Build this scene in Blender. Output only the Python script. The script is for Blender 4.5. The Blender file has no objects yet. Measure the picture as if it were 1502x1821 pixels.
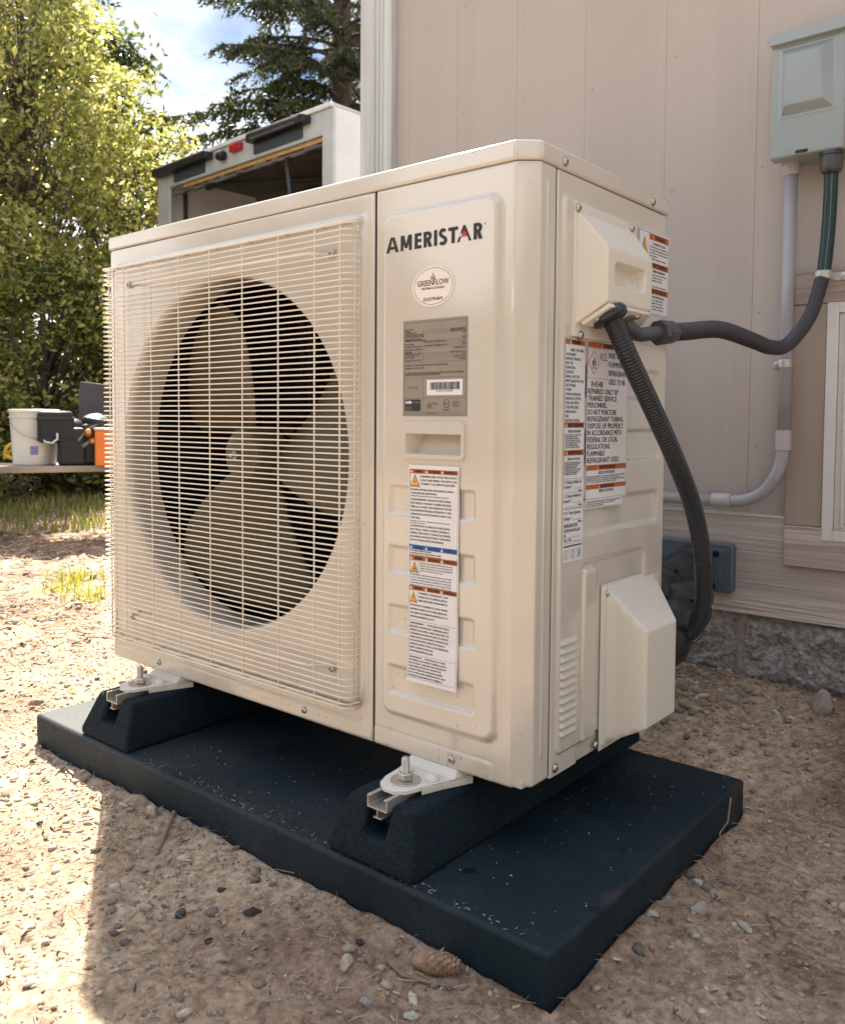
import bpy, math, random
import numpy as np
from mathutils import Vector, Matrix
R = math.radians
random.seed(7); rng = np.random.default_rng(7)
scene = bpy.context.scene
COL = scene.collection

# ------------------------------------------------------------------ camera, sky, sun
YAW, PITCH, ROLL = 0.6941, -0.0479, 0.0072
CAM = Vector((1.598, -0.9317, 0.6399))
fw = Vector((-math.sin(YAW)*math.cos(PITCH), math.cos(YAW)*math.cos(PITCH), math.sin(PITCH)))
rt = Vector((math.cos(YAW), math.sin(YAW), 0)); up = rt.cross(fw)
rt2 = math.cos(ROLL)*rt + math.sin(ROLL)*up; up2 = -math.sin(ROLL)*rt + math.cos(ROLL)*up
cd = bpy.data.cameras.new('camera'); cam = bpy.data.objects.new('camera', cd); COL.objects.link(cam)
M4 = Matrix.Identity(4)
for i, v in enumerate((rt2, up2, -fw)):
    for j in range(3): M4[j][i] = v[j]
M4.translation = CAM; cam.matrix_world = M4
cd.sensor_fit = 'HORIZONTAL'; cd.sensor_width = 36; cd.lens = 1520.6/1502*36
cd.shift_y = -(910.5-818.8)/1502
cd.clip_start = 0.05; cd.clip_end = 400
cd.dof.use_dof = True; cd.dof.focus_distance = 1.55; cd.dof.aperture_fstop = 11
scene.camera = cam
SUN = Vector((-0.72, 0.452, 1.0)).normalized()
EL = math.asin(SUN.z); ROTS = math.atan2(SUN.x, SUN.y)
world = bpy.data.worlds.new('World'); scene.world = world; world.use_nodes = True
wt = world.node_tree; wn = wt.nodes; wl = wt.links; wn.clear()
wo = wn.new('ShaderNodeOutputWorld'); bg = wn.new('ShaderNodeBackground'); sky = wn.new('ShaderNodeTexSky')
sky.sky_type = 'NISHITA'; sky.sun_disc = False; sky.sun_elevation = EL; sky.sun_rotation = ROTS
sky.air_density = 0.8; sky.dust_density = 0.15; sky.ozone_density = 3.0
bg.inputs['Strength'].default_value = 0.05
tc = wn.new('ShaderNodeTexCoord'); sep = wn.new('ShaderNodeSeparateXYZ'); wl.new(tc.outputs['Generated'], sep.inputs[0])
mz = wn.new('ShaderNodeMath'); mz.operation = 'MAXIMUM'; mz.inputs[1].default_value = 0.0; wl.new(sep.outputs['Z'], mz.inputs[0])
az = wn.new('ShaderNodeMath'); az.operation = 'ADD'; az.inputs[1].default_value = 0.25; wl.new(mz.outputs[0], az.inputs[0])
dv = wn.new('ShaderNodeVectorMath'); dv.operation = 'DIVIDE'; wl.new(tc.outputs['Generated'], dv.inputs[0])
cmb = wn.new('ShaderNodeCombineXYZ')
for k in ('X', 'Y', 'Z'): wl.new(az.outputs[0], cmb.inputs[k])
wl.new(cmb.outputs[0], dv.inputs[1])
cno = wn.new('ShaderNodeTexNoise'); cno.inputs['Scale'].default_value = 1.25; cno.inputs['Detail'].default_value = 7; cno.inputs['Roughness'].default_value = 0.55
cmap = wn.new('ShaderNodeMapping'); cmap.inputs['Location'].default_value = (3.4, 0.2, 0.0)
wl.new(dv.outputs[0], cmap.inputs['Vector']); wl.new(cmap.outputs[0], cno.inputs['Vector'])
crp = wn.new('ShaderNodeValToRGB'); crp.color_ramp.elements[0].position = 0.38; crp.color_ramp.elements[1].position = 0.66
hz = wn.new('ShaderNodeMapRange'); hz.inputs['From Min'].default_value = 0.0; hz.inputs['From Max'].default_value = 0.50; hz.inputs['To Min'].default_value = 0.20; hz.inputs['To Max'].default_value = 0.0
wl.new(sep.outputs['Z'], hz.inputs['Value']); had = wn.new('ShaderNodeMath'); had.operation = 'ADD'; wl.new(cno.outputs['Fac'], had.inputs[0]); wl.new(hz.outputs[0], had.inputs[1]); wl.new(had.outputs[0], crp.inputs['Fac'])
cmix = wn.new('ShaderNodeMixRGB'); cmix.inputs['Color2'].default_value = (9.6, 9.6, 9.9, 1)
sg = wn.new('ShaderNodeMixRGB'); sg.blend_type = 'MULTIPLY'; sg.inputs[0].default_value = 1; sg.inputs['Color2'].default_value = (0.68, 0.64, 0.58, 1)
wl.new(sky.outputs[0], sg.inputs['Color1']); wl.new(crp.outputs['Color'], cmix.inputs['Fac']); wl.new(sg.outputs[0], cmix.inputs['Color1'])
wl.new(cmix.outputs[0], bg.inputs['Color']); wl.new(bg.outputs[0], wo.inputs[0])
sd = bpy.data.lights.new('sun', 'SUN'); sd.energy = 3.9; sd.angle = R(0.5); sd.color = (1.0, 0.90, 0.74)
so = bpy.data.objects.new('sun', sd); COL.objects.link(so); so.rotation_euler = SUN.to_track_quat('Z', 'Y').to_euler(); so.location = (-5, 4, 8)
vs = scene.view_settings; vs.view_transform = 'Standard'; vs.look = 'None'; vs.gamma = 1; vs.exposure = 2.33
try: vs.use_curve_mapping = False
except Exception: pass
scene.cycles.max_bounces = 8; scene.cycles.transparent_max_bounces = 8
try: scene.cycles.use_denoising = True
except Exception: pass

# ------------------------------------------------------------------ materials
def mat(name, col, rough=0.5, metal=0.0, var=0.0, vscale=8, bump=0.0, bscale=200, bdist=0.001, coat=0.0,
        col2=None, stretch=(1, 1, 1), attr=None, spec=0.5, det=4, trans=0.0, rvar=0.0):
    m = bpy.data.materials.new(name); m.use_nodes = True
    t = m.node_tree; n = t.nodes; l = t.links; p = n['Principled BSDF']
    p.inputs['Base Color'].default_value = (*col, 1); p.inputs['Roughness'].default_value = rough
    p.inputs['Metallic'].default_value = metal; p.inputs['Coat Weight'].default_value = coat
    p.inputs['Coat Roughness'].default_value = 0.12; p.inputs['Specular IOR Level'].default_value = spec
    g = n.new('ShaderNodeNewGeometry'); mp = n.new('ShaderNodeMapping'); mp.inputs['Scale'].default_value = stretch
    l.new(g.outputs['Position'], mp.inputs['Vector'])
    src = None
    if attr:
        a = n.new('ShaderNodeAttribute'); a.attribute_name = attr; src = a.outputs['Color']
    if var > 0 or col2:
        c2 = col2 if col2 else tuple(c*(1-var) for c in col)
        no = n.new('ShaderNodeTexNoise'); no.inputs['Scale'].default_value = vscale; no.inputs['Detail'].default_value = det
        l.new(mp.outputs[0], no.inputs['Vector'])
        rp = n.new('ShaderNodeValToRGB'); rp.color_ramp.elements[0].position = 0.38; rp.color_ramp.elements[1].position = 0.62
        l.new(no.outputs['Fac'], rp.inputs['Fac'])
        mx = n.new('ShaderNodeMixRGB'); mx.inputs['Color1'].default_value = (*col, 1); mx.inputs['Color2'].default_value = (*c2, 1)
        l.new(rp.outputs['Color'], mx.inputs['Fac'])
        if attr:
            l.new(src, mx.inputs['Color1']); mx.blend_type = 'MULTIPLY'
            mx.inputs['Color2'].default_value = (1-var, 1-var, 1-var, 1)
        src = mx.outputs[0]
        if rvar:
            mr = n.new('ShaderNodeMapRange'); mr.inputs['To Min'].default_value = rough-rvar; mr.inputs['To Max'].default_value = rough+rvar
            l.new(no.outputs['Fac'], mr.inputs['Value']); l.new(mr.outputs[0], p.inputs['Roughness'])
    if src is not None: l.new(src, p.inputs['Base Color'])
    if bump > 0:
        nb = n.new('ShaderNodeTexNoise'); nb.inputs['Scale'].default_value = bscale; nb.inputs['Detail'].default_value = 5
        l.new(mp.outputs[0], nb.inputs['Vector'])
        b = n.new('ShaderNodeBump'); b.inputs['Strength'].default_value = bump; b.inputs['Distance'].default_value = bdist
        l.new(nb.outputs['Fac'], b.inputs['Height']); l.new(b.outputs[0], p.inputs['Normal'])
    if trans > 0:
        tr = n.new('ShaderNodeBsdfTranslucent'); ms = n.new('ShaderNodeMixShader'); ms.inputs[0].default_value = trans
        out = n['Material Output']
        if src is not None: l.new(src, tr.inputs['Color'])
        else: tr.inputs['Color'].default_value = (*col, 1)
        l.new(p.outputs[0], ms.inputs[1]); l.new(tr.outputs[0], ms.inputs[2]); l.new(ms.outputs[0], out.inputs['Surface'])
    return m

def wood_mat(name, col, axis, strength=0.6, dist=0.002, scale=90, col2=None, rough=0.65, lowvar=0.1, grime=0.75):
    """painted wood with raised grain running along 'axis'"""
    m = bpy.data.materials.new(name); m.use_nodes = True
    t = m.node_tree; n = t.nodes; l = t.links; p = n['Principled BSDF']; p.inputs['Roughness'].default_value = rough
    g = n.new('ShaderNodeNewGeometry'); mp = n.new('ShaderNodeMapping')
    s = [1.0, 1.0, 1.0]; s['xyz'.index(axis)] = 0.035; mp.inputs['Scale'].default_value = s
    l.new(g.outputs['Position'], mp.inputs['Vector'])
    n1 = n.new('ShaderNodeTexNoise'); n1.inputs['Scale'].default_value = scale; n1.inputs['Detail'].default_value = 3; n1.inputs['Distortion'].default_value = 0.5
    n2 = n.new('ShaderNodeTexNoise'); n2.inputs['Scale'].default_value = scale*0.16; n2.inputs['Detail'].default_value = 2
    l.new(mp.outputs[0], n1.inputs['Vector']); l.new(mp.outputs[0], n2.inputs['Vector'])
    pw = n.new('ShaderNodeValToRGB'); pw.color_ramp.elements[0].position = 0.42; pw.color_ramp.elements[1].position = 0.6
    l.new(n2.outputs['Fac'], pw.inputs['Fac'])
    mu = n.new('ShaderNodeMath'); mu.operation = 'MULTIPLY'; l.new(n1.outputs['Fac'], mu.inputs[0]); l.new(pw.outputs['Color'], mu.inputs[1])
    ad = n.new('ShaderNodeMath'); ad.operation = 'MULTIPLY_ADD'; ad.inputs[1].default_value = 0.35; l.new(n1.outputs['Fac'], ad.inputs[0]); l.new(mu.outputs[0], ad.inputs[2])
    b = n.new('ShaderNodeBump'); b.inputs['Strength'].default_value = strength; b.inputs['Distance'].default_value = dist
    l.new(ad.outputs[0], b.inputs['Height']); l.new(b.outputs[0], p.inputs['Normal'])
    n3 = n.new('ShaderNodeTexNoise'); n3.inputs['Scale'].default_value = 5; n3.inputs['Detail'].default_value = 5
    l.new(g.outputs['Position'], n3.inputs['Vector'])
    m1 = n.new('ShaderNodeMixRGB'); m1.inputs['Color1'].default_value = (*col, 1)
    m1.inputs['Color2'].default_value = (*(col2 or tuple(c*(1-lowvar) for c in col)), 1); l.new(n3.outputs['Fac'], m1.inputs['Fac'])
    # grime caught in the grain
    m2 = n.new('ShaderNodeMixRGB'); m2.blend_type = 'MULTIPLY'; m2.inputs['Color2'].default_value = (0.72, 0.70, 0.70, 1)
    rp = n.new('ShaderNodeValToRGB'); rp.color_ramp.elements[0].position = 0.15; rp.color_ramp.elements[0].color = (grime, grime, grime, 1)
    rp.color_ramp.elements[1].position = 0.55; rp.color_ramp.elements[1].color = (0, 0, 0, 1)
    l.new(ad.outputs[0], rp.inputs['Fac']); l.new(rp.outputs['Color'], m2.inputs['Fac']); l.new(m1.outputs[0], m2.inputs['Color1'])
    l.new(m2.outputs[0], p.inputs['Base Color'])
    return m

PAINT = mat('beige_enamel', (0.60, 0.565, 0.51), 0.24, var=0.03, vscale=4, bump=0.06, bscale=380, bdist=0.0006, coat=0.9, rvar=0.04)
def splash(m):
    t = m.node_tree; n = t.nodes; l = t.links; p = n['Principled BSDF']; p.inputs['Coat IOR'].default_value = 1.7; p.inputs['Coat Roughness'].default_value = 0.10
    src = p.inputs['Base Color'].links[0].from_socket; g = n.new('ShaderNodeNewGeometry'); sp = n.new('ShaderNodeSeparateXYZ'); l.new(g.outputs['Position'], sp.inputs[0])
    mr = n.new('ShaderNodeMapRange'); mr.inputs['From Min'].default_value = 0.42; mr.inputs['From Max'].default_value = 0.14; mr.inputs['To Min'].default_value = 0.36; mr.inputs['To Max'].default_value = 0.52; l.new(sp.outputs['Z'], mr.inputs['Value'])
    q = n.new('ShaderNodeTexNoise'); q.inputs['Scale'].default_value = 130; q.inputs['Detail'].default_value = 2; l.new(g.outputs['Position'], q.inputs['Vector'])
    iv = n.new('ShaderNodeMath'); iv.operation = 'SUBTRACT'; iv.inputs[0].default_value = 1.0; l.new(q.outputs['Fac'], iv.inputs[1])
    gt = n.new('ShaderNodeMath'); gt.operation = 'LESS_THAN'; l.new(q.outputs['Fac'], gt.inputs[0]); sb = n.new('ShaderNodeMath'); sb.operation = 'MULTIPLY'; sb.inputs[1].default_value = 0.62; l.new(mr.outputs[0], sb.inputs[0]); l.new(sb.outputs[0], gt.inputs[1])
    q2 = n.new('ShaderNodeTexNoise'); q2.inputs['Scale'].default_value = 3.5; q2.inputs['Detail'].default_value = 8; l.new(g.outputs['Position'], q2.inputs['Vector'])
    r2 = n.new('ShaderNodeMapRange'); r2.inputs['From Min'].default_value = 0.5; r2.inputs['From Max'].default_value = 0.8; r2.inputs['To Max'].default_value = 0.22; l.new(q2.outputs['Fac'], r2.inputs['Value'])
    x = n.new('ShaderNodeMixRGB'); x.inputs[2].default_value = (0.36, 0.27, 0.20, 1); l.new(r2.outputs[0], x.inputs[0]); l.new(src, x.inputs[1])
    k = n.new('ShaderNodeMath'); k.operation = 'MULTIPLY'; k.inputs[1].default_value = 0.55; l.new(gt.outputs[0], k.inputs[0])
    y = n.new('ShaderNodeMixRGB'); y.inputs[2].default_value = (0.22, 0.16, 0.12, 1); l.new(k.outputs[0], y.inputs[0]); l.new(x.outputs[0], y.inputs[1]); l.new(y.outputs[0], p.inputs['Base Color'])
splash(PAINT)
PLAST = mat('beige_plastic', (0.69, 0.655, 0.59), 0.36, var=0.03, vscale=5, bump=0.05, bscale=600, bdist=0.0004)
WIREM = mat('cream_wire_coating', (0.80, 0.74, 0.65), 0.38, var=0.05, vscale=12)
DARKIN = mat('dark_interior', (0.012, 0.012, 0.014), 0.6)
COIL = mat('coil_fins', (0.03, 0.035, 0.04), 0.45, metal=0.5, bump=0.5, bscale=500, bdist=0.002, stretch=(1, 1, 0.05))
BLADE = mat('fan_blade_plastic', (0.088, 0.070, 0.036), 0.5, var=0.12, vscale=10)
STEEL = mat('zinc_steel', (0.55, 0.53, 0.50), 0.32, metal=1.0, var=0.12, vscale=60, bump=0.1, bscale=900, bdist=0.0003)
GALV = mat('galvanised_steel', (0.62, 0.61, 0.58), 0.38, metal=0.85, var=0.2, vscale=40)
DARKST = mat('screw_recess', (0.03, 0.03, 0.03), 0.5, metal=0.6)
ALU = mat('aluminium_channel', (0.50, 0.48, 0.46), 0.42, metal=0.7, var=0.1, vscale=50, bump=0.1, bscale=600, bdist=0.0003)
FOOTP = mat('white_enamel_foot', (0.70, 0.67, 0.62), 0.35, var=0.05, vscale=20, bump=0.1, bscale=200, bdist=0.0006)
RUBBER = mat('recycled_rubber', (0.003, 0.010, 0.017), 0.85, spec=0.2, col2=(0.011, 0.022, 0.030), vscale=260, det=2, bump=0.9, bscale=330, bdist=0.003)
def pad_material():
    m = mat('plastic_pad', (0.003, 0.0145, 0.024), 0.6, spec=0.4, bump=0.6, bscale=430, bdist=0.0012)
    t = m.node_tree; n = t.nodes; l = t.links; p = n['Principled BSDF']; g = n.new('ShaderNodeNewGeometry')
    def nz(s, d, a, b, ro=0.6):
        q = n.new('ShaderNodeTexNoise'); q.inputs['Scale'].default_value = s; q.inputs['Detail'].default_value = d; q.inputs['Roughness'].default_value = ro; l.new(g.outputs['Position'], q.inputs['Vector'])
        r = n.new('ShaderNodeMapRange'); r.inputs['From Min'].default_value = a; r.inputs['From Max'].default_value = b; l.new(q.outputs['Fac'], r.inputs['Value']); return r.outputs[0]
    def mix(c1, c2, f):
        x = n.new('ShaderNodeMixRGB'); l.new(f, x.inputs[0])
        for k, c in ((1, c1), (2, c2)):
            if isinstance(c, tuple): x.inputs[k].default_value = (*c, 1)
            else: l.new(c, x.inputs[k])
        return x.outputs[0]
    dust = n.new('ShaderNodeMath'); dust.operation = 'MULTIPLY'; l.new(nz(4.5, 8, 0.42, 0.75), dust.inputs[0]); l.new(nz(320, 3, 0.35, 0.7), dust.inputs[1])
    c = mix((0.003, 0.0145, 0.024), (0.050, 0.054, 0.060), dust.outputs[0])
    c = mix(c, (0.0012, 0.0035, 0.0055), nz(26, 3, 0.66, 0.69))
    c = mix(c, (0.075, 0.050, 0.038), nz(7.5, 6, 0.62, 0.80))
    l.new(c, p.inputs['Base Color']); p.inputs['Roughness'].default_value = 0.62
    return m
PADM = pad_material(); PADM.node_tree.nodes['Principled BSDF'].inputs['Specular IOR Level'].default_value = 0.3
CONDB = mat('black_conduit', (0.014, 0.021, 0.030), 0.27, spec=0.5, bump=0.15, bscale=60, bdist=0.001)
CONDG = mat('grey_conduit', (0.032, 0.032, 0.042), 0.34, spec=0.4, bump=0.1, bscale=60, bdist=0.001)
FITG = mat('grey_fitting_plastic', (0.06, 0.06, 0.068), 0.42, var=0.15, vscale=60)
PVC = mat('grey_pvc', (0.36, 0.36, 0.40), 0.42, var=0.10, vscale=14, bump=0.05, bscale=200)
PVCL = mat('pale_pvc_coupling', (0.46, 0.44, 0.46), 0.40, var=0.08, vscale=18)
BOXM = mat('grey_enclosure_paint', (0.275, 0.315, 0.33), 0.30, var=0.06, vscale=9, bump=0.08, bscale=300, bdist=0.0005, coat=0.4)
BLACK = mat('black_ink', (0.012, 0.012, 0.02), 0.5)
RED = mat('red_ink', (0.55, 0.02, 0.02), 0.5)
PAPER = mat('white_label', (0.72, 0.72, 0.76), 0.42, var=0.04, vscale=30, bump=0.12, bscale=18, bdist=0.002)
OVALP = mat('warm_white_label', (0.78, 0.73, 0.68), 0.4)
PLATEM = mat('taupe_label', (0.27, 0.235, 0.20), 0.45, var=0.06, vscale=30)
ORANGE = mat('orange_ink', (0.42, 0.11, 0.02), 0.5)
YELLOW = mat('yellow_ink', (0.85, 0.42, 0.05), 0.5)
BLUE = mat('blue_ink', (0.01, 0.13, 0.40), 0.5)
SIDING = wood_mat('taupe_painted_siding', (0.450, 0.397, 0.370), 'z', 0.5, 0.0024, 85, (0.41, 0.362, 0.335), grime=0.15)
SIDTRIM = wood_mat('taupe_painted_trim', (0.52, 0.45, 0.43), 'x', 1.0, 0.009, 85, (0.48, 0.415, 0.395))
SIDTRIMV = wood_mat('taupe_frame_board', (0.385, 0.315, 0.265), 'z', 0.30, 0.0018, 25, (0.34, 0.285, 0.245))
WHITEW = wood_mat('white_painted_cedar', (0.60, 0.63, 0.62), 'z', 0.7, 0.003, 75, (0.50, 0.54, 0.55))
WHITEM = mat('white_aluminium', (0.62, 0.60, 0.60), 0.4, var=0.05, vscale=20)
BLOCKM = mat('split_face_block', (0.37, 0.345, 0.335), 0.9, col2=(0.20, 0.19, 0.19), vscale=80, det=8, bump=1.0, bscale=110, bdist=0.010)
MORTAR = mat('mortar', (0.38, 0.33, 0.29), 0.9, var=0.3, vscale=60, bump=0.6, bscale=150, bdist=0.003)
GREYBLUE = mat('slate_plastic', (0.085, 0.12, 0.15), 0.36, var=0.12, vscale=30)
INSUL = mat('black_foam_wrap', (0.009, 0.013, 0.018), 0.46, var=0.2, vscale=20, bump=0.8, bscale=16, bdist=0.02)
TIEM = mat('black_nylon', (0.008, 0.008, 0.01), 0.35)

# ------------------------------------------------------------------ mesh helpers
class MB:
    def __init__(s): s.v = []; s.f = []; s.m = []
    def add(s, vs_, fs, mi=0):
        o = len(s.v); s.v += [tuple(map(float, v)) for v in vs_]; s.f += [tuple(i+o for i in f) for f in fs]; s.m += [mi]*len(fs); return s
    def box(s, a, b, mi=0):
        x0, y0, z0 = a; x1, y1, z1 = b
        return s.add([(x0,y0,z0),(x1,y0,z0),(x1,y1,z0),(x0,y1,z0),(x0,y0,z1),(x1,y0,z1),(x1,y1,z1),(x0,y1,z1)],
                     [(0,3,2,1),(4,5,6,7),(0,1,5,4),(1,2,6,5),(2,3,7,6),(3,0,4,7)], mi)
    def hexa(s, p, mi=0):   # 8 points bottom ring then top ring
        return s.add(p, [(0,3,2,1),(4,5,6,7),(0,1,5,4),(1,2,6,5),(2,3,7,6),(3,0,4,7)], mi)
    def prism(s, pts, z0, z1, mi=0, axis='z'):
        n = len(pts)
        f3 = {'z': lambda a, b, c: (a, b, c), 'y': lambda a, b, c: (a, c, b), 'x': lambda a, b, c: (c, a, b)}[axis]
        vs_ = [f3(a, b, z0) for a, b in pts] + [f3(a, b, z1) for a, b in pts]
        fs = [tuple(range(n))[::-1], tuple(range(n, 2*n))] + [(i, (i+1) % n, n+(i+1) % n, n+i) for i in range(n)]
        return s.add(vs_, fs, mi)
    def tube(s, path, r, n=10, mi=0, cap=True, squash=None):
        P = [Vector(p) for p in path]; k = len(P)
        rs = r if hasattr(r, '__len__') else [r]*k
        t0 = (P[1]-P[0]).normalized(); a = Vector((0, 0, 1)) if abs(t0.z) < 0.9 else Vector((1, 0, 0))
        nrm = (a - t0*a.dot(t0)).normalized(); vs_ = []
        for i in range(k):
            t = (P[min(i+1, k-1)]-P[max(i-1, 0)]).normalized()
            nrm = (nrm - t*nrm.dot(t)).normalized(); bn = t.cross(nrm)
            for j in range(n):
                an = 2*math.pi*j/n; vs_.append(P[i] + rs[i]*(math.cos(an)*nrm+math.sin(an)*bn))
        fs = [(i*n+j, i*n+(j+1) % n, (i+1)*n+(j+1) % n, (i+1)*n+j) for i in range(k-1) for j in range(n)]
        if cap: fs += [tuple(range(n))[::-1], tuple(range((k-1)*n, k*n))]
        return s.add(vs_, fs, mi)
    def lathe(s, prof, origin, axis, n=24, mi=0, phase=0.0, cap=True):
        ax = Vector(axis).normalized(); a = Vector((0, 0, 1)) if abs(ax.z) < 0.9 else Vector((1, 0, 0))
        u = (a-ax*a.dot(ax)).normalized(); w = ax.cross(u); o = Vector(origin); vs_ = []
        for r, h in prof:
            for j in range(n):
                an = 2*math.pi*j/n+phase; vs_.append(o+ax*h+r*(math.cos(an)*u+math.sin(an)*w))
        k = len(prof)
        fs = [(i*n+j, i*n+(j+1) % n, (i+1)*n+(j+1) % n, (i+1)*n+j) for i in range(k-1) for j in range(n)]
        if cap: fs += [tuple(range(n))[::-1], tuple(range((k-1)*n, k*n))]
        return s.add(vs_, fs, mi)
    def build(s, name, mats, parent=None, bevel=0, seg=2, smooth=True, ang=35, shift=None):
        me = bpy.data.meshes.new(name); me.from_pydata(s.v, [], s.f)
        if not isinstance(mats, (list, tuple)): mats = [mats]
        for m in mats: me.materials.append(m)
        if len(mats) > 1: me.polygons.foreach_set('material_index', s.m)
        me.update()
        return link(name, me, parent, bevel, seg, smooth, ang)
def link(name, me, parent=None, bevel=0, seg=2, smooth=True, ang=35):
    o = bpy.data.objects.new(name, me); COL.objects.link(o)
    if parent: o.parent = parent
    if smooth and len(me.polygons):
        me.polygons.foreach_set('use_smooth', [True]*len(me.polygons))
        if ang < 180: me.set_sharp_from_angle(angle=R(ang))
    if bevel:
        b = o.modifiers.new('bevel', 'BEVEL'); b.width = bevel; b.segments = seg; b.limit_method = 'ANGLE'; b.angle_limit = R(30); b.harden_normals = False
    return o
def np_mesh(name, V, F, m, parent=None, col=None, smooth=False, ang=180):
    me = bpy.data.meshes.new(name); V = np.asarray(V, np.float32); F = np.asarray(F, np.int32)
    me.vertices.add(len(V)); me.vertices.foreach_set('co', V.ravel())
    k = F.shape[1]; me.loops.add(F.size); me.loops.foreach_set('vertex_index', F.ravel())
    me.polygons.add(len(F)); me.polygons.foreach_set('loop_start', np.arange(0, F.size, k, dtype=np.int32))
    me.update(calc_edges=True)
    for q in (m if isinstance(m, (list, tuple)) else [m]): me.materials.append(q)
    if col is not None:
        a = me.color_attributes.new('col', 'FLOAT_COLOR', 'POINT')
        c = np.ones((len(V), 4), np.float32); c[:, :3] = col; a.data.foreach_set('color', c.ravel())
    me.validate()
    return link(name, me, parent, smooth=smooth, ang=ang)
def grid_mesh(name, V, nu, nv, m, parent=None, mask=None, ang=180, flip=False):
    i = np.arange(nu-1)[:, None]*nv+np.arange(nv-1)[None, :]
    F = np.stack([i, i+1, i+nv+1, i+nv], -1).reshape(-1, 4)
    if flip: F = F[:, ::-1]
    if mask is not None: F = F[mask.ravel()]
    return np_mesh(name, V, F, m, parent, smooth=True, ang=ang)
def root(name, loc, label, cat, group=None, rz=0):
    o = bpy.data.objects.new(name, None); COL.objects.link(o); o.location = loc; o.rotation_euler = (0, 0, rz)
    o.empty_display_size = 0.05
    tag(o, label, cat, group); return o
def tag(o, label=None, cat=None, group=None, kind=None):
    if label: o['label'] = label
    if cat: o['category'] = cat
    if group: o['group'] = group
    if kind: o['kind'] = kind
    return o
def copy_of(o, parent=None, loc=None, rot=None, name=None):
    c = o.copy(); COL.objects.link(c)
    if parent: c.parent = parent
    if loc is not None: c.location = loc
    if rot is not None: c.rotation_euler = rot
    for ch in list(o.children): copy_of(ch, c)
    return c
def dup_thing(o, loc, rz=0, label=None, scale=None):
    c = copy_of(o); c.location = loc; c.rotation_euler = (0, 0, rz)
    if label: c['label'] = label
    if scale: c.scale = (scale,)*3
    return c
def smoothstep(a, b, x):
    t = np.clip((x-a)/(b-a), 0, 1); return t*t*(3-2*t)
def rrect(X, Z, x0, x1, z0, z1, r):
    cx, cz = (x0+x1)/2, (z0+z1)/2; qx = np.abs(X-cx)-((x1-x0)/2-r); qz = np.abs(Z-cz)-((z1-z0)/2-r)
    return np.hypot(np.maximum(qx, 0), np.maximum(qz, 0))+np.minimum(np.maximum(qx, qz), 0)-r
def emboss(X, Z, x0, x1, z0, z1, r, h, w):
    return h*smoothstep(0, w, -rrect(X, Z, x0, x1, z0, z1, r))
def vnoise2(x, y, seed=0):
    xi = np.floor(x).astype(np.int64); yi = np.floor(y).astype(np.int64); xf = x-xi; yf = y-yi
    def h(a, b):
        n = (a*374761393+b*668265263+seed*974711) & 0xffffffff
        n = ((n ^ (n >> 13))*1274126177) & 0xffffffff
        return ((n ^ (n >> 16)) & 0xffff)/65535.0
    u = xf*xf*(3-2*xf); v = yf*yf*(3-2*yf)
    return (h(xi, yi)*(1-u)+h(xi+1, yi)*u)*(1-v)+(h(xi, yi+1)*(1-u)+h(xi+1, yi+1)*u)*v
def fbm(x, y, octs, seed=0):
    s = 0
    for i, (f, a) in enumerate(octs): s = s+a*(vnoise2(x*f+17.3*i, y*f-9.1*i, seed+i)-0.5)
    return s

# ------------------------------------------------------------------ ground
def gz(x, y, detail=True):
    x = np.asarray(x, float); y = np.asarray(y, float)
    z = -0.012+fbm(x, y, [(0.9, 0.03), (2.6, 0.016)], 3)*smoothstep(-0.2, 0.6, np.hypot(x-0.55, y-0.1)-0.4)
    if detail: z = z+fbm(x, y, [(9, 0.012), (26, 0.007), (60, 0.004), (130, 0.002)], 11)
    z = z+0.052*smoothstep(0.55, 0.98, y)*smoothstep(-0.6, 0.1, x)              # rises to the house wall
    z = z+0.055*np.exp(-(((x-0.80)/0.16)**2+((y-0.84)/0.10)**2))+0.02*smoothstep(0.86, 0.97, y)*smoothstep(0.2, 0.6, x)*(0.6+0.8*vnoise2(x*9, y*9, 4))                # small heap by the wall
    dpad = np.maximum(np.maximum(-0.056-x, x-1.124), np.maximum(-0.137-y, y-0.474))
    z = z+0.010*np.exp(-np.clip(dpad, 0, 9)/0.03)*(dpad > 0)                    # soil banked against the pad
    z = np.where(dpad < 0, np.minimum(z, -0.02), z)
    far = np.hypot(x, y)
    z = z+fbm(x, y, [(0.12, 0.5)], 5)*smoothstep(7, 25, far)
    return z
def axis_pts(a, b, step, lo, hi, growth=1.09):
    c = list(np.arange(a, b+1e-6, step)); s = step
    while c[-1] < hi: s *= growth; c.append(c[-1]+s)
    s = step
    while c[0] > lo: s *= growth; c.insert(0, c[0]-s)
    return np.array(c)
gx = axis_pts(-0.75, 1.75, 0.0062, -75, 75); gy = axis_pts(-0.65, 1.05, 0.0062, -60, 90)
GX, GY = np.meshgrid(gx, gy, indexing='ij')
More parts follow.
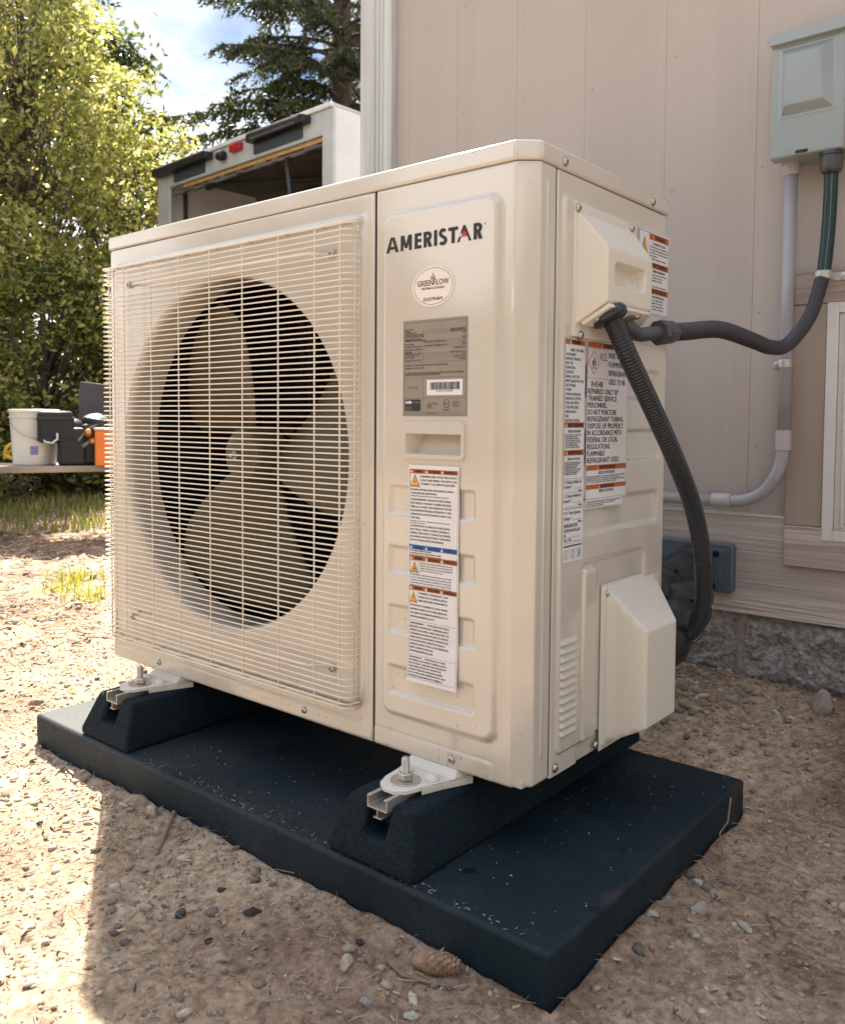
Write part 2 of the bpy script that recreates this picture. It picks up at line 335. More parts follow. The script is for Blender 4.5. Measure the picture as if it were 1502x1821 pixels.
def ground_mat():
    m = bpy.data.materials.new('dry_gravelly_soil'); m.use_nodes = True; t = m.node_tree; n = t.nodes; l = t.links; p = n['Principled BSDF']
    p.inputs['Roughness'].default_value = 0.95; p.inputs['Specular IOR Level'].default_value = 0.2
    g = n.new('ShaderNodeNewGeometry')
    def noise(s, d, ro=0.55):
        q = n.new('ShaderNodeTexNoise'); q.inputs['Scale'].default_value = s; q.inputs['Detail'].default_value = d; q.inputs['Roughness'].default_value = ro
        l.new(g.outputs['Position'], q.inputs['Vector']); return q
    def ramp(src, pts):
        r = n.new('ShaderNodeValToRGB'); e = r.color_ramp.elements
        while len(e) < len(pts): e.new(0.5)
        for k, (pos, c) in enumerate(pts): e[k].position = pos; e[k].color = (*c, 1)
        l.new(src, r.inputs['Fac']); return r
    a = noise(2.2, 6, 0.6); ra = ramp(a.outputs['Fac'], [(0.36, (0.20, 0.135, 0.10)), (0.5, (0.36, 0.275, 0.205)), (0.66, (0.48, 0.385, 0.295))])
    b = noise(70, 6, 0.7); rb = ramp(b.outputs['Fac'], [(0.34, (0.50, 0.47, 0.45)), (0.5, (0.92, 0.91, 0.90)), (0.66, (1.20, 1.19, 1.17))])
    mu = n.new('ShaderNodeMixRGB'); mu.blend_type = 'MULTIPLY'; mu.inputs[0].default_value = 1; l.new(ra.outputs[0], mu.inputs[1]); l.new(rb.outputs[0], mu.inputs[2])
    v = n.new('ShaderNodeTexVoronoi'); v.inputs['Scale'].default_value = 130; l.new(g.outputs['Position'], v.inputs['Vector'])
    rv = ramp(v.outputs['Color'], [(0.0, (0.75, 0.75, 0.75)), (1.0, (1.2, 1.2, 1.2))])
    m2 = n.new('ShaderNodeMixRGB'); m2.blend_type = 'MULTIPLY'; m2.inputs[0].default_value = 1; l.new(mu.outputs[0], m2.inputs[1]); l.new(rv.outputs[0], m2.inputs[2])
    l.new(m2.outputs[0], p.inputs['Base Color'])
    b1 = n.new('ShaderNodeBump'); b1.inputs['Strength'].default_value = 0.9; b1.inputs['Distance'].default_value = 0.006; l.new(b.outputs['Fac'], b1.inputs['Height'])
    c = noise(300, 3); b2 = n.new('ShaderNodeBump'); b2.inputs['Strength'].default_value = 0.7; b2.inputs['Distance'].default_value = 0.002
    l.new(c.outputs['Fac'], b2.inputs['Height']); l.new(b1.outputs[0], b2.inputs['Normal']); l.new(b2.outputs[0], p.inputs['Normal'])
    return m
GROUND = ground_mat()
V = np.stack([GX, GY, gz(GX, GY)], -1).reshape(-1, 3)
g = grid_mesh('ground', V, len(gx), len(gy), GROUND, flip=True); tag(g, kind='structure')

# scattered stuff ----------------------------------------------------
ATTM = mat('stone_mix', (0.3, 0.3, 0.3), 0.85, attr='col', var=0.25, vscale=160, bump=0.4, bscale=350, bdist=0.001)
CHIPM = mat('dry_litter', (0.3, 0.3, 0.3), 0.8, attr='col', var=0.2, vscale=120)
import bmesh
def ico(sub=1):
    bm = bmesh.new(); bmesh.ops.create_icosphere(bm, subdivisions=sub, radius=1); V = np.array([v.co[:] for v in bm.verts]); F = np.array([[v.index for v in f.verts] for f in bm.faces]); bm.free(); return V, F
IV, IF = ico(1)
def visible_region(n, far=False):
    """random ground points in the part of the yard near the unit"""
    out = []
    while len(out) < n:
        if far: x = random.uniform(-7.5, 0.6); y = random.uniform(-1.2, 3.4)
        else: x = random.uniform(-0.9, 1.85); y = random.uniform(-0.72, 1.0)
        if -0.06 < x < 1.128 and -0.141 < y < 0.478: continue
        if x > -0.25 and y > 0.985: continue
        if far and (x > -0.7 and -0.6 < y) : continue
        out.append((x, y))
    return np.array(out)
def stones(name, n, smin, smax, far=False, seed=1, pts=None):
    r = np.random.default_rng(seed); P = visible_region(n, far) if pts is None else pts; n = len(P)
    s = smin*(smax/smin)**(r.random(n)**2.2)
    Z = gz(P[:, 0], P[:, 1])
    sh = r.uniform(0.75, 1.25, (n, len(IV), 1)); V = IV[None]*sh*np.stack([r.uniform(0.8, 1.4, n), r.uniform(0.7, 1.1, n), r.uniform(0.4, 0.75, n)], -1)[:, None, :]
    a = r.uniform(0, 6.28, n); ca, sa = np.cos(a)[:, None], np.sin(a)[:, None]
    x = V[..., 0]*ca-V[..., 1]*sa; y = V[..., 0]*sa+V[..., 1]*ca; z = V[..., 2]+x*r.uniform(-0.3, 0.3, (n, 1))
    V = np.stack([x, y, z], -1)*s[:, None, None]+np.stack([P[:, 0], P[:, 1], Z+s*0.12], -1)[:, None, :]
    F = (IF[None]+(np.arange(n)*len(IV))[:, None, None]).reshape(-1, 3)
    pal = np.array([(0.32, 0.26, 0.21), (0.38, 0.32, 0.265), (0.23, 0.195, 0.17), (0.29, 0.22, 0.165), (0.47, 0.41, 0.345), (0.17, 0.14, 0.12), (0.33, 0.25, 0.19)])
    C = pal[r.integers(0, len(pal), n)]*r.uniform(0.75, 1.3, (n, 1))
    o = np_mesh(name, V.reshape(-1, 3), F, ATTM, col=np.repeat(C, len(IV), 0)); return tag(o, kind='stuff')
stones('gravel', 5200, 0.0014, 0.0105, seed=2)
crumbs = stones('soil_crumbs', 24000, 0.0008, 0.0045, seed=22)
ca_ = crumbs.data.color_attributes['col']; nca = len(ca_.data); cc_ = np.ones((nca, 4), np.float32); cc_[:, :3] = np.repeat(np.array([(0.34, 0.245, 0.185), (0.42, 0.32, 0.25), (0.26, 0.175, 0.13), (0.18, 0.12, 0.095), (0.38, 0.285, 0.22)])[rng.integers(0, 5, nca//len(IV))], len(IV), 0); ca_.data.foreach_set('color', cc_.ravel())
heap = np.stack([rng.normal(0.80, 0.10, 420), np.clip(rng.normal(0.85, 0.07, 420), 0.6, 0.97)], -1)
stones('gravel', 420, 0.004, 0.013, seed=3, pts=heap)
stones('gravel', 3500, 0.005, 0.022, far=True, seed=4)
def litter(name, n, lmin, lmax, wmin, wmax, far=False, seed=1, pal=None, lift=0.002, pts=None, zf=None):
    """thin folded needles and chips lying on the soil: four-sided slivers with two segments"""
    r = np.random.default_rng(seed); P = visible_region(n, far) if pts is None else pts; n = len(P)
    L = r.uniform(lmin, lmax, n); W = r.uniform(wmin, wmax, n); a = r.uniform(0, 6.28, n); tilt = r.normal(0, 0.16, n); bend = r.normal(0, 0.12, n)
    d = np.stack([np.cos(a), np.sin(a)], -1); pe = np.stack([-np.sin(a), np.cos(a)], -1)
    Z = gz(P[:, 0], P[:, 1]) if zf is None else zf
    rows = []
    for t, wk in ((-0.5, 0.6), (0.0, 1.0), (0.5, 0.35)):
        c = P+d*(L*t)[:, None]+pe*(bend*L*(t*t-0.1))[:, None]
        z = Z+lift+np.abs(tilt)*L*(t+0.5)*0.9+W*0.3
        for sgn, dz in ((-1, 0), (0, 1), (1, 0)):
            q = c+pe*(W*0.5*wk*sgn)[:, None]; rows.append(np.stack([q[:, 0], q[:, 1], z+dz*W*0.45], -1))
    V = np.stack(rows, 1)
    f = np.array([(0, 3, 4, 1), (1, 4, 5, 2), (3, 6, 7, 4), (4, 7, 8, 5)])
    F = (f[None]+(np.arange(n)*9)[:, None, None]).reshape(-1, 4)
    pal = np.array(pal if pal is not None else [(0.30, 0.22, 0.16), (0.38, 0.29, 0.21), (0.20, 0.13, 0.09), (0.44, 0.35, 0.27), (0.25, 0.15, 0.11)])
    C = pal[r.integers(0, len(pal), n)]*r.uniform(0.75, 1.2, (n, 1))
    o = np_mesh(name, V.reshape(-1, 3), F, CHIPM, col=np.repeat(C, 9, 0)); return tag(o, kind='stuff')
litter('pine_needles', 9000, 0.012, 0.040, 0.0006, 0.0012, seed=5)
litter('bark_litter', 4200, 0.003, 0.014, 0.001, 0.004, seed=6, pal=[(0.34, 0.24, 0.17), (0.22, 0.15, 0.11), (0.50, 0.41, 0.31), (0.08, 0.055, 0.05)])
left_pts = np.stack([rng.uniform(-1.3, 0.85, 6500), rng.uniform(-0.75, 0.9, 6500)], -1)
left_pts = left_pts[(left_pts[:, 0] < 0.05-left_pts[:, 1]*0) | (left_pts[:, 1] < -0.16)]
left_pts = left_pts[~((left_pts[:, 0] > -0.06) & (left_pts[:, 1] > -0.141))]
left_pts = left_pts[(left_pts[:, 0] < 0.30+0.25*rng.standard_normal(len(left_pts))**2*0.3)]
litter('wood_chips', 0, 0.006, 0.022, 0.002, 0.006, seed=8, pts=left_pts, pal=[(0.46, 0.36, 0.25), (0.38, 0.29, 0.19), (0.52, 0.43, 0.32), (0.30, 0.20, 0.13)])
litter('wood_chips', 22000, 0.012, 0.05, 0.004, 0.014, far=True, seed=9, pal=[(0.44, 0.33, 0.23), (0.36, 0.25, 0.17), (0.50, 0.40, 0.30), (0.26, 0.15, 0.10)])

# single stones that stand out
IV3, IF3 = ico(3)
def rock(x, y, rx, ry, rz, col, label, ang=0, tilt=0, seed=0, dz=0.0):
    r = np.random.default_rng(seed+50); V = IV3.copy()
    for k in range(9):      # chip flat facets off
        d = r.normal(size=3); d /= np.linalg.norm(d); c = r.uniform(0.55, 0.85); e = V@d-c; V = V-np.outer(np.maximum(e, 0)*0.92, d)
    V = V*(1+0.04*np.sin(V[:, :1]*7+seed)+0.03*np.sin(V[:, 1:2]*11+seed))
    V = V*np.array([rx, ry, rz]); ca, sa = math.cos(ang), math.sin(ang); ct, st = math.cos(tilt), math.sin(tilt)
    V = np.stack([V[:, 0]*ct-V[:, 2]*st, V[:, 1], V[:, 0]*st+V[:, 2]*ct], -1)
    V = np.stack([V[:, 0]*ca-V[:, 1]*sa, V[:, 0]*sa+V[:, 1]*ca, V[:, 2]], -1)
    m = mat('rock', col, 0.85, var=0.3, vscale=60, bump=0.6, bscale=120, bdist=0.002)
    o = np_mesh('rock', V, IF3, m, smooth=True, ang=32); o.location = (x, y, float(gz(x, y))+rz*0.35+dz)
    tag(o, label, 'rock'); return o
rock(0.385, -0.160, 0.013, 0.010, 0.012, (0.42, 0.37, 0.31), 'pale rounded pebble against the pad edge above the broken stick', 0.3, 0, 1)
rock(0.610, -0.315, 0.011, 0.008, 0.006, (0.40, 0.34, 0.28), 'flat tan stone near the sunlit strip at the lower left', 0.7, 0, 2)
rock(0.655, -0.290, 0.009, 0.008, 0.007, (0.06, 0.06, 0.065), 'black chunk of charcoal beside a small pale pebble', 0.1, 0, 3)
rock(0.905, -0.232, 0.012, 0.008, 0.009, (0.42, 0.36, 0.29), 'pale angular stone left of the pine cone', 1.9, 0.3, 4)
rock(0.775, -0.315, 0.012, 0.009, 0.006, (0.30, 0.26, 0.22), 'flat brown stone at the bottom left of the shaded soil', 0.4, 0, 5)
rock(1.128, 0.905, 0.034, 0.020, 0.030, (0.34, 0.27, 0.23), 'large reddish brown oval stone leaning at the foundation', 2.2, 0.7, 6)
rock(0.800, 0.640, 0.022, 0.013, 0.010, (0.46, 0.42, 0.36), 'pale flat stone in the small heap by the wall', 0.4, 0, 7)
rock(0.865, 0.700, 0.010, 0.009, 0.016, (0.48, 0.44, 0.40), 'small white upright stone behind the lower cover', 0.2, 0.2, 8)
rock(1.175, 0.160, 0.014, 0.012, 0.010, (0.34, 0.31, 0.28), 'grey angular stone right of the pad corner', 0.9, 0.1, 9)
rock(1.150, 0.215, 0.010, 0.007, 0.006, (0.50, 0.48, 0.46), 'small white stone behind the grey angular stone', 0.2, 0, 10)
rock(1.140, 0.090, 0.009, 0.007, 0.006, (0.36, 0.33, 0.28), 'little tan stone close to the right side of the pad', 0.6, 0, 11)
rock(1.235, 0.160, 0.015, 0.006, 0.005, (0.48, 0.44, 0.38), 'pale flat sliver of stone on the dark soil at right', 2.6, 0, 12)
rock(0.960, -0.255, 0.010, 0.008, 0.006, (0.27, 0.25, 0.25), 'grey stone below the pine cone', 0.3, 0, 13)
rock(1.010, -0.235, 0.011, 0.006, 0.005, (0.44, 0.41, 0.36), 'flat pale stone just right below the pine cone', 0.9, 0, 14)
rock(-0.30, -0.02, 0.022, 0.014, 0.012, (0.36, 0.27, 0.20), 'tan clod lying in the sun left of the pad', 0.5, 0, 15)
rock(1.020, 0.780, 0.013, 0.009, 0.008, (0.40, 0.32, 0.25), 'tan pebble between the heap and the large oval stone', 0.3, 0, 16)

# clods of dark bark on the shaded soil
def clod(x, y, s, label, seed):
    o = rock(x, y, s, s*0.7, s*0.4, (0.035, 0.025, 0.03), label, seed*0.7, 0, seed+20); o.name = 'bark_clod'; o['category'] = 'bark'; return o
clod(0.735, -0.235, 0.013, 'largest dark bark clod on the shaded soil in front of the pad', 1)
clod(0.655, -0.225, 0.007, 'small dark bark clod nearer the pad than the charcoal chunk', 2)
clod(0.730, -0.300, 0.008, 'dark bark clod below the largest one', 3)
clod(0.880, -0.185, 0.008, 'dark bark clod between pad edge and pine cone', 4)

# twigs
BARK = mat('twig_bark', (0.24, 0.18, 0.13), 0.85, var=0.3, vscale=90, bump=0.5, bscale=300, bdist=0.001)
def twig(pts, r, label):
    P = [(x, y, float(gz(x, y))+dz) for x, y, dz in pts]; mb = MB(); mb.tube(P, [r*(1-0.35*i/(len(P)-1)) for i in range(len(P))], 7)
    tag(mb.build('twig', BARK), label, 'twig')
twig([(0.426, -0.145, 0.006), (0.45, -0.170, 0.006), (0.472, -0.193, 0.006), (0.495, -0.218, 0.005)], 0.0034, 'broken stick lying on the soil below the pale pebble')
twig([(0.935, -0.195, 0.003), (0.965, -0.200, 0.004), (0.995, -0.190, 0.004), (1.02, -0.175, 0.003)], 0.0022, 'thin brown twig lying along the pine cone')
twig([(1.245, 0.215, 0.004), (1.262, 0.190, 0.005), (1.275, 0.160, 0.004)], 0.0022, 'short pale twig on the dark soil at right')
twig([(1.128, 0.40, 0.05), (1.135, 0.37, 0.025), (1.132, 0.345, 0.012), (1.15, 0.31, 0.006)], 0.0016, 'thin curled stem caught on the far right corner of the pad')

# pine cone
cone = root('pine_cone', (0.985, -0.168, float(gz(0.985, -0.168))+0.006), 'brown closed pine cone lying on the soil against the front of the pad', 'pine cone', rz=math.atan2(0.027, 0.051))
cone.scale = (0.82,)*3; cone.location.z -= 0.003
CONEM = mat('cone_scale', (0.33, 0.22, 0.15), 0.7, col2=(0.20, 0.12, 0.08), vscale=120, bump=0.3, bscale=300, bdist=0.001)
core = MB(); core.lathe([(0.002, -0.033), (0.011, -0.028), (0.0145, -0.01), (0.0145, 0.012), (0.011, 0.026), (0.003, 0.033)], (0, 0, 0.008), (1, 0, 0), 12)
core.build('cone_core', CONEM, cone)
sc = MB(); n_ = 5
sc.add([(-0.004, -0.003, 0), (0.004, -0.0045, 0.0008), (0.0095, -0.0030, 0.0012), (0.0118, 0, 0.0014), (0.0095, 0.0030, 0.0012), (0.004, 0.0045, 0.0008), (-0.004, 0.003, 0), (0.003, 0, 0.0030),
        (0.004, -0.0045, -0.0008), (0.0095, -0.0030, -0.0004), (0.0118, 0, -0.0002), (0.0095, 0.0030, -0.0004), (0.004, 0.0045, -0.0008)],
       [(0, 1, 7), (1, 2, 7), (2, 3, 7), (3, 4, 7), (4, 5, 7), (5, 6, 7), (6, 0, 7), (1, 8, 9, 2), (2, 9, 10, 3), (3, 10, 11, 4), (4, 11, 12, 5), (8, 12, 11, 10, 9)])
sc0 = sc.build('cone_scale', CONEM, cone, smooth=False); k = 0
for i in range(11):
    t = i/10; xx = -0.030+0.058*t; rr = 0.0145*math.sin(math.pi*(0.12+0.80*t))**0.6
    for j in range(9):
        an = 2*math.pi*(j+0.5*(i % 2))/9
        if math.sin(an) < -0.75: continue
        s_ = sc0 if k == 0 else copy_of(sc0, cone); k += 1
        nrm = Vector((0, math.cos(an), math.sin(an))); ax = (Vector((1, 0, 0))*0.93+nrm*0.36).normalized(); side = nrm.cross(ax).normalized()*-1; upv = ax.cross(side)
        mm = Matrix(((ax.x, side.x, upv.x), (ax.y, side.y, upv.y), (ax.z, side.z, upv.z))).to_4x4(); mm.translation = Vector((xx, 0, 0.008))+nrm*rr*0.85
        s_.matrix_local = mm

# ------------------------------------------------------------------ house
house = root('house', (0, 1.0, 0), 'taupe sided house wall with white corner board behind the heat pump', 'house')
HX0 = -0.245; WZ = 3.2
def part(mb, name, m, parent, off=(0, 0, 0), **k):
    mb.v = [(x-off[0], y-off[1], z-off[2]) for x, y, z in mb.v]; return mb.build(name, m, parent, **k)
HO = (0, 1.0, 0)
gro = [-0.12, -0.067] + [-0.067+0.2035*i for i in range(1, 14)]
gro[1:] = [g_ for g_ in [-0.067, 0.108, 0.306, 0.510, 0.724, 0.936, 1.148, 1.352, 1.556, 1.76, 1.964, 2.168, 2.372]]
for a, b in zip(gro[:-1], gro[1:]):
    part(MB().box((a+0.00015, 1.0, 0.40), (b-0.00015, 1.02, WZ)), 'siding_board', SIDING, house, HO, bevel=0.0004, seg=1)
part(MB().box((HX0+0.02, 1.0185, 0.05), (2.38, 1.10, WZ)), 'wall_backing', SIDTRIM, house, HO)
part(MB().box((HX0+0.02, 1.10, 0.05), (HX0+0.12, 6.0, WZ)), 'side_wall', SIDING, house, HO)
part(MB().box((2.28, 1.10, 0.05), (2.38, 6.0, WZ)), 'side_wall', SIDING, house, HO)
part(MB().box((HX0-0.02, 1.0, WZ), (2.45, 6.05, WZ+0.12)), 'roof', mat('dark_shingle', (0.06, 0.06, 0.06), 0.9), house, HO)
NAILM = mat('painted_nail_head', (0.34, 0.295, 0.27), 0.6)
nm = MB(); nm.lathe([(0.0032, 0.0), (0.0032, 0.0006), (0.002, 0.0008)], (0, 0, 0), (0, -1, 0), 10); nail0 = nm.build('nail_head', NAILM, house); nk = 0
for b_ in gro[2:9]:
    for k_ in range(7):
        o = nail0 if nk == 0 else copy_of(nail0, house); nk += 1
        o.location = (b_+0.018+random.uniform(-0.004, 0.004), 0.0002, 0.56+0.305*k_+random.uniform(-0.03, 0.03))
# corner board with fluted grooves
cb = MB(); x0, x1 = HX0, -0.120; prof = [(x0, 1.10), (x0, 0.976), (x0+0.004, 0.974)]
for gxx in (0.062, 0.079, 0.095): prof += [(x0+gxx-0.003, 0.974), (x0+gxx, 0.979), (x0+gxx+0.003, 0.974)]
prof += [(x1-0.006, 0.974), (x1, 0.978), (x1, 1.0), (x1, 1.10)]
cb.prism(prof, 0.20, WZ); part(cb, 'corner_board', WHITEW, house, HO)
part(MB().box((-0.12+0.002, 0.974, 0.2135), (2.4, 1.0, 0.432)), 'skirt_board', SIDTRIM, house, HO, bevel=0.002)
part(MB().box((-0.118, 0.9725, 0.4325), (1.027, 1.0, 0.4365)), 'flashing', WHITEM, house, HO)
# boards around the white hatch
part(MB().box((1.027, 0.966, 0.421), (1.102, 1.0, 0.885)), 'frame_board', SIDTRIMV, house, HO, bevel=0.002)
part(MB().box((1.027, 0.966, 0.886), (2.05, 1.0, 0.957)), 'frame_board', wood_mat('taupe_frame_head', (0.40, 0.32, 0.275), 'x', 1.0, 0.010, 70), house, HO, bevel=0.002)
part(MB().box((1.029, 0.960, 0.333), (2.05, 1.0, 0.420)), 'frame_board', wood_mat('taupe_frame_sill', (0.49, 0.42, 0.395), 'x', 1.0, 0.010, 60), house, HO, bevel=0.002)
hatch = MB()
hx0, hx1, hz0, hz1 = 1.1035, 1.95, 0.394, 0.8855
for a, b in (((hx0, 0.958, hz0), (hx0+0.022, 0.999, hz1)), ((hx1-0.022, 0.958, hz0), (hx1, 0.999, hz1)), ((hx0+0.022, 0.958, hz0), (hx1-0.022, 0.999, hz0+0.022)), ((hx0+0.022, 0.958, hz1-0.022), (hx1-0.022, 0.999, hz1))): hatch.box(a, b)
hf = part(hatch, 'hatch_frame', WHITEM, house, HO, bevel=0.0015)
h2 = MB()
for a, b in (((hx0+0.0225, 0.964, hz0+0.0225), (hx0+0.034, 0.995, hz1-0.0225)), ((hx0+0.034, 0.964, hz0+0.0225), (hx1-0.0225, 0.995, hz0+0.034)), ((hx0+0.034, 0.964, hz1-0.034), (hx1-0.0225, 0.995, hz1-0.0225))): h2.box(a, b)
h2.tube([(hx0+0.038, 0.962, hz0+0.03), (hx0+0.038, 0.962, hz1-0.03)], 0.004, 8)
h2.build('inner_track', WHITEM, hf, bevel=0.001).location = (0, -1.0, 0)
h3 = MB().box((hx0+0.0345, 0.978, hz0+0.0345), (hx1-0.023, 0.996, hz1-0.0345)); h3.build('hatch_panel', WHITEM, hf).location = (0, -1.0, 0)
# concrete block foundation
foundation = bpy.data.objects.new('foundation', None); COL.objects.link(foundation); foundation.parent = house
nb = 150; mb_ = 64
def block(x0, x1, z0, z1, seed):
    u = np.linspace(0, 1, nb); w = np.linspace(0, 1, mb_); U, W_ = np.meshgrid(u, w, indexing='ij')
    X = x0+(x1-x0)*U; Z = z0+(z1-z0)*W_
    edge = np.minimum(np.minimum(U, 1-U)*(x1-x0), np.minimum(W_, 1-W_)*(z1-z0))
    h = 0.004+0.013*smoothstep(0, 0.03, edge)+fbm(X, Z, [(9, 0.016), (28, 0.014), (70, 0.009), (160, 0.006)], seed)*smoothstep(0, 0.012, edge)
    h = np.where(edge < 1e-6, -0.02, h)
    Vb = np.stack([X, 1.002-h-1.0, Z], -1).reshape(-1, 3)
    return grid_mesh('block', Vb, nb, mb_, BLOCKM, foundation, ang=180)
xb = [-0.24, 0.145, 0.540, 0.930, 1.325, 1.72, 2.11]
for i in range(len(xb)-1): block(xb[i]+0.006, xb[i+1]-0.006, 0.055, 0.2125, 31+i)
part(MB().box((HX0, 1.001, -0.05), (2.38, 1.03, 0.2125)), 'mortar', MORTAR, foundation, HO)
ft = MB(); ft.prism([(1.03, -0.05), (0.962, -0.05), (0.966, 0.036), (0.985, 0.050), (1.03, 0.052)], HX0, 2.38, axis='x')
part(ft, 'footing', MORTAR, foundation, HO)

# ------------------------------------------------------------------ rubber pad and support blocks
pad = MB().box((-0.056, -0.137, -0.03), (1.124, 0.474, 0.051))
padr = pad.build('equipment_pad', PADM, bevel=0.0065, seg=3); tag(padr, 'dark blue black equipment pad under the heat pump, dusty with one scraped edge', 'equipment pad')
speck_p = np.stack([rng.uniform(0.0, 1.11, 260), rng.uniform(-0.13, 0.46, 260)], -1)
litter('sawdust_specks', 0, 0.0012, 0.003, 0.0009, 0.002, seed=12, pts=speck_p, zf=np.full(260, 0.0508), lift=0.0002, pal=[(0.5, 0.5, 0.48), (0.4, 0.42, 0.42)])
edge_p = np.stack([rng.uniform(0.3, 1.1, 150), rng.normal(-0.122, 0.006, 150)], -1); edge_p[:, 1] = np.clip(edge_p[:, 1], -0.129, -0.1)
litter('dust_on_pad_edge', 0, 0.002, 0.007, 0.0008, 0.002, seed=13, pts=edge_p, zf=np.full(150, 0.0505), lift=0.0003, pal=[(0.30, 0.24, 0.2), (0.2, 0.15, 0.12)])

def support(cx, label):
    r_ = root('support_block', (cx, 0.17, 0.051), label, 'support block', 'rubber support blocks under the heat pump')
    b = MB(); zt = 0.079
    yb0, yb1, yt0, yt1 = -0.302, 0.345, -0.276, 0.320
    hb, ht = 0.078, 0.056
    # trapezoid block with a slot for the rail; both ends lean inwards
    Q = [(-hb, 0.0), (hb, 0.0), (hb*0.985, 0.014), (ht, zt), (0.0195, zt), (0.0195, 0.034), (-0.0195, 0.034), (-0.0195, zt), (-ht, zt), (-hb*0.985, 0.014)]
    m_ = len(Q); fr = [(x, yb0+(yt0-yb0)*max(0, z-0.014)/(zt-0.014), z) for x, z in Q]; bk_ = [(x, yb1+(yt1-yb1)*max(0, z-0.014)/(zt-0.014), z) for x, z in Q]
    fcs = [(i, (i+1) % m_, m_+(i+1) % m_, m_+i) for i in range(m_)]
    caps = [(0, 1, 2, 9), (2, 3, 4, 5), (9, 2, 5, 6), (9, 6, 7, 8)]
    b.add(fr+bk_, [f[::-1] for f in fcs]+[c for c in caps]+[tuple(q+m_ for q in c)[::-1] for c in caps])
    b.box((-0.0192, yb0+0.045, 0.0335), (0.0192, yb1-0.045, 0.062))
    b.build('block_body', RUBBER, r_, bevel=0.006, seg=3)
    c = MB(); w = 0.0180; t = 0.0022; z0, z1 = 0.0700, 0.0875
    c.prism([(-w, z1), (-w, z0), (w, z0), (w, z1), (w-0.006, z1), (w-0.006, z1-t), (w-t, z1-t), (w-t, z0+t), (-w+t, z0+t), (-w+t, z1-t), (-w+0.006, z1-t), (-w+0.006, z1)], -0.284, 0.33, axis='y')
    c.box((-0.001, -0.2838, z0-0.010), (0.001, 0.329, z0)); c.box((-0.007, -0.2836, z0-0.012), (0.007, 0.329, z0-0.010))
    c.build('rail', ALU, r_, bevel=0.0004, seg=1)
    return r_
support(0.843, 'black rubber support block with metal rail under the near end of the heat pump')
support(0.187, 'black rubber support block with metal rail under the far sunny end of the heat pump')

# ------------------------------------------------------------------ heat pump
hp = root('heat_pump', (0.5, 0.2, 0.15), 'cream outdoor heat pump unit with wire fan guard standing on rubber blocks', 'heat pump')
HPO = (0.5, 0.2, 0.15)
def hpart(mb, name, m, parent=None, **k):
    return part(mb, name, m, parent or hp, HPO, **k) if not parent else part(mb, name, m, parent, HPO, **k)
def off(V): return np.asarray(V, float)-np.array(HPO)
ZB, ZL, ZT = 0.150, 0.9735, 1.0
CX, CZ, CR = 0.371, 0.578, 0.3115

# --- lid
lid = MB()
out = [(0.002, -0.002), (0.976, -0.002), (1.002, 0.0205), (1.002, 0.408), (0.0, 0.408), (0.0, -0.002)]
out = [(-0.002, -0.0025), (0.9765, -0.0025), (1.0025, 0.0205), (1.0025, 0.409), (-0.002, 0.409)]
lid.prism(out, ZL+0.0005, ZT)
hpart(lid, 'top_lid', PAINT, bevel=0.0042, seg=4)
crev = MB(); crev.prism([(0.006, 0.006), (0.972, 0.006), (0.994, 0.026), (0.994, 0.400), (0.006, 0.400)], 0.955, ZL+0.0006); hpart(crev, 'lid_gasket', DARKIN)

# --- service panel wrapping the corner (height field)
def path_pts():
    pts = []; a = (0.731, 0.0); e = (0.973, 0.0)
    for x in np.linspace(0.731, 0.968, 150): pts.append((x, 0.0, 0, -1))
    n1 = Vector((0, -1)); d2 = Vector((0.024, 0.0205)).normalized(); n2 = Vector((d2.y, -d2.x)); n3 = Vector((1, 0))
    def arc(p, na, nb, r, k):
        ang0 = math.atan2(na.y, na.x); ang1 = math.atan2(nb.y, nb.x)
        c = Vector(p)
        da = (ang1-ang0)
        tl = r*math.tan(da/2)
        ta = Vector((-na.y, na.x)); st_ = c-ta*tl; cen = st_-na*r
        for i in range(k+1):
            an = ang0+da*i/k; nn = Vector((math.cos(an), math.sin(an))); q = cen+nn*r; pts.append((q.x, q.y, nn.x, nn.y))
    arc((0.976, 0.0), n1, n2, 0.0045, 7); arc((1.0, 0.0205), n2, n3, 0.0045, 7)
    for y in np.linspace(0.027, 0.0605, 24): pts.append((1.0, y, 1, 0))
    return np.array(pts)
PP = path_pts(); zs = np.unique(np.concatenate([np.linspace(ZB, ZB+0.012, 12), np.linspace(ZB+0.012, ZL-0.0008, 440)]))
PX, ZZ = np.meshgrid(PP[:, 0], zs, indexing='ij'); PY = np.repeat(PP[:, 1][:, None], len(zs), 1)
h = emboss(PX, ZZ, 0.7475, 0.9585, 0.203, 0.938, 0.022, 0.0083, 0.0095)*(PY < 0.01)
for zt, zb in ((0.547, 0.502), (0.459, 0.415), (0.372, 0.327), (0.283, 0.236)):
    sd_ = rrect(PX, ZZ, 0.764, 0.924, zb, zt, 0.006); h = h-0.0048*smoothstep(0, 0.0075, -sd_)
h = h+0.0016*smoothstep(0, 0.0025, 0.0038-np.abs(PY-0.039))*smoothstep(0, 0.006, ZZ-0.179)*smoothstep(0, 0.006, 0.952-ZZ)*(PX > 0.99)
h = h-0.0012*np.exp(-((ZZ-0.1775)/0.0012)**2)*(PX < 0.948)*(PY < 0.005)
h = h+0.0012*(ZZ < 0.1770)*(PX < 0.948)*(PY < 0.005)
h = h-0.006*(1-np.sqrt(np.clip(1-np.clip((ZB+0.006-ZZ)/0.006, 0, 1)**2, 0, 1)))
ed = np.minimum(PX-0.731, 1.0); h = h-0.0025*np.exp(-np.clip(ed, 0, 1)/0.0012)*(PY < 1e-6)
h = h-0.0025*np.exp(-np.clip(0.0605-PY, 0, 1)/0.0012)*(PX > 0.999)-0.0015*np.exp(-(ZL-ZZ)/0.0012)
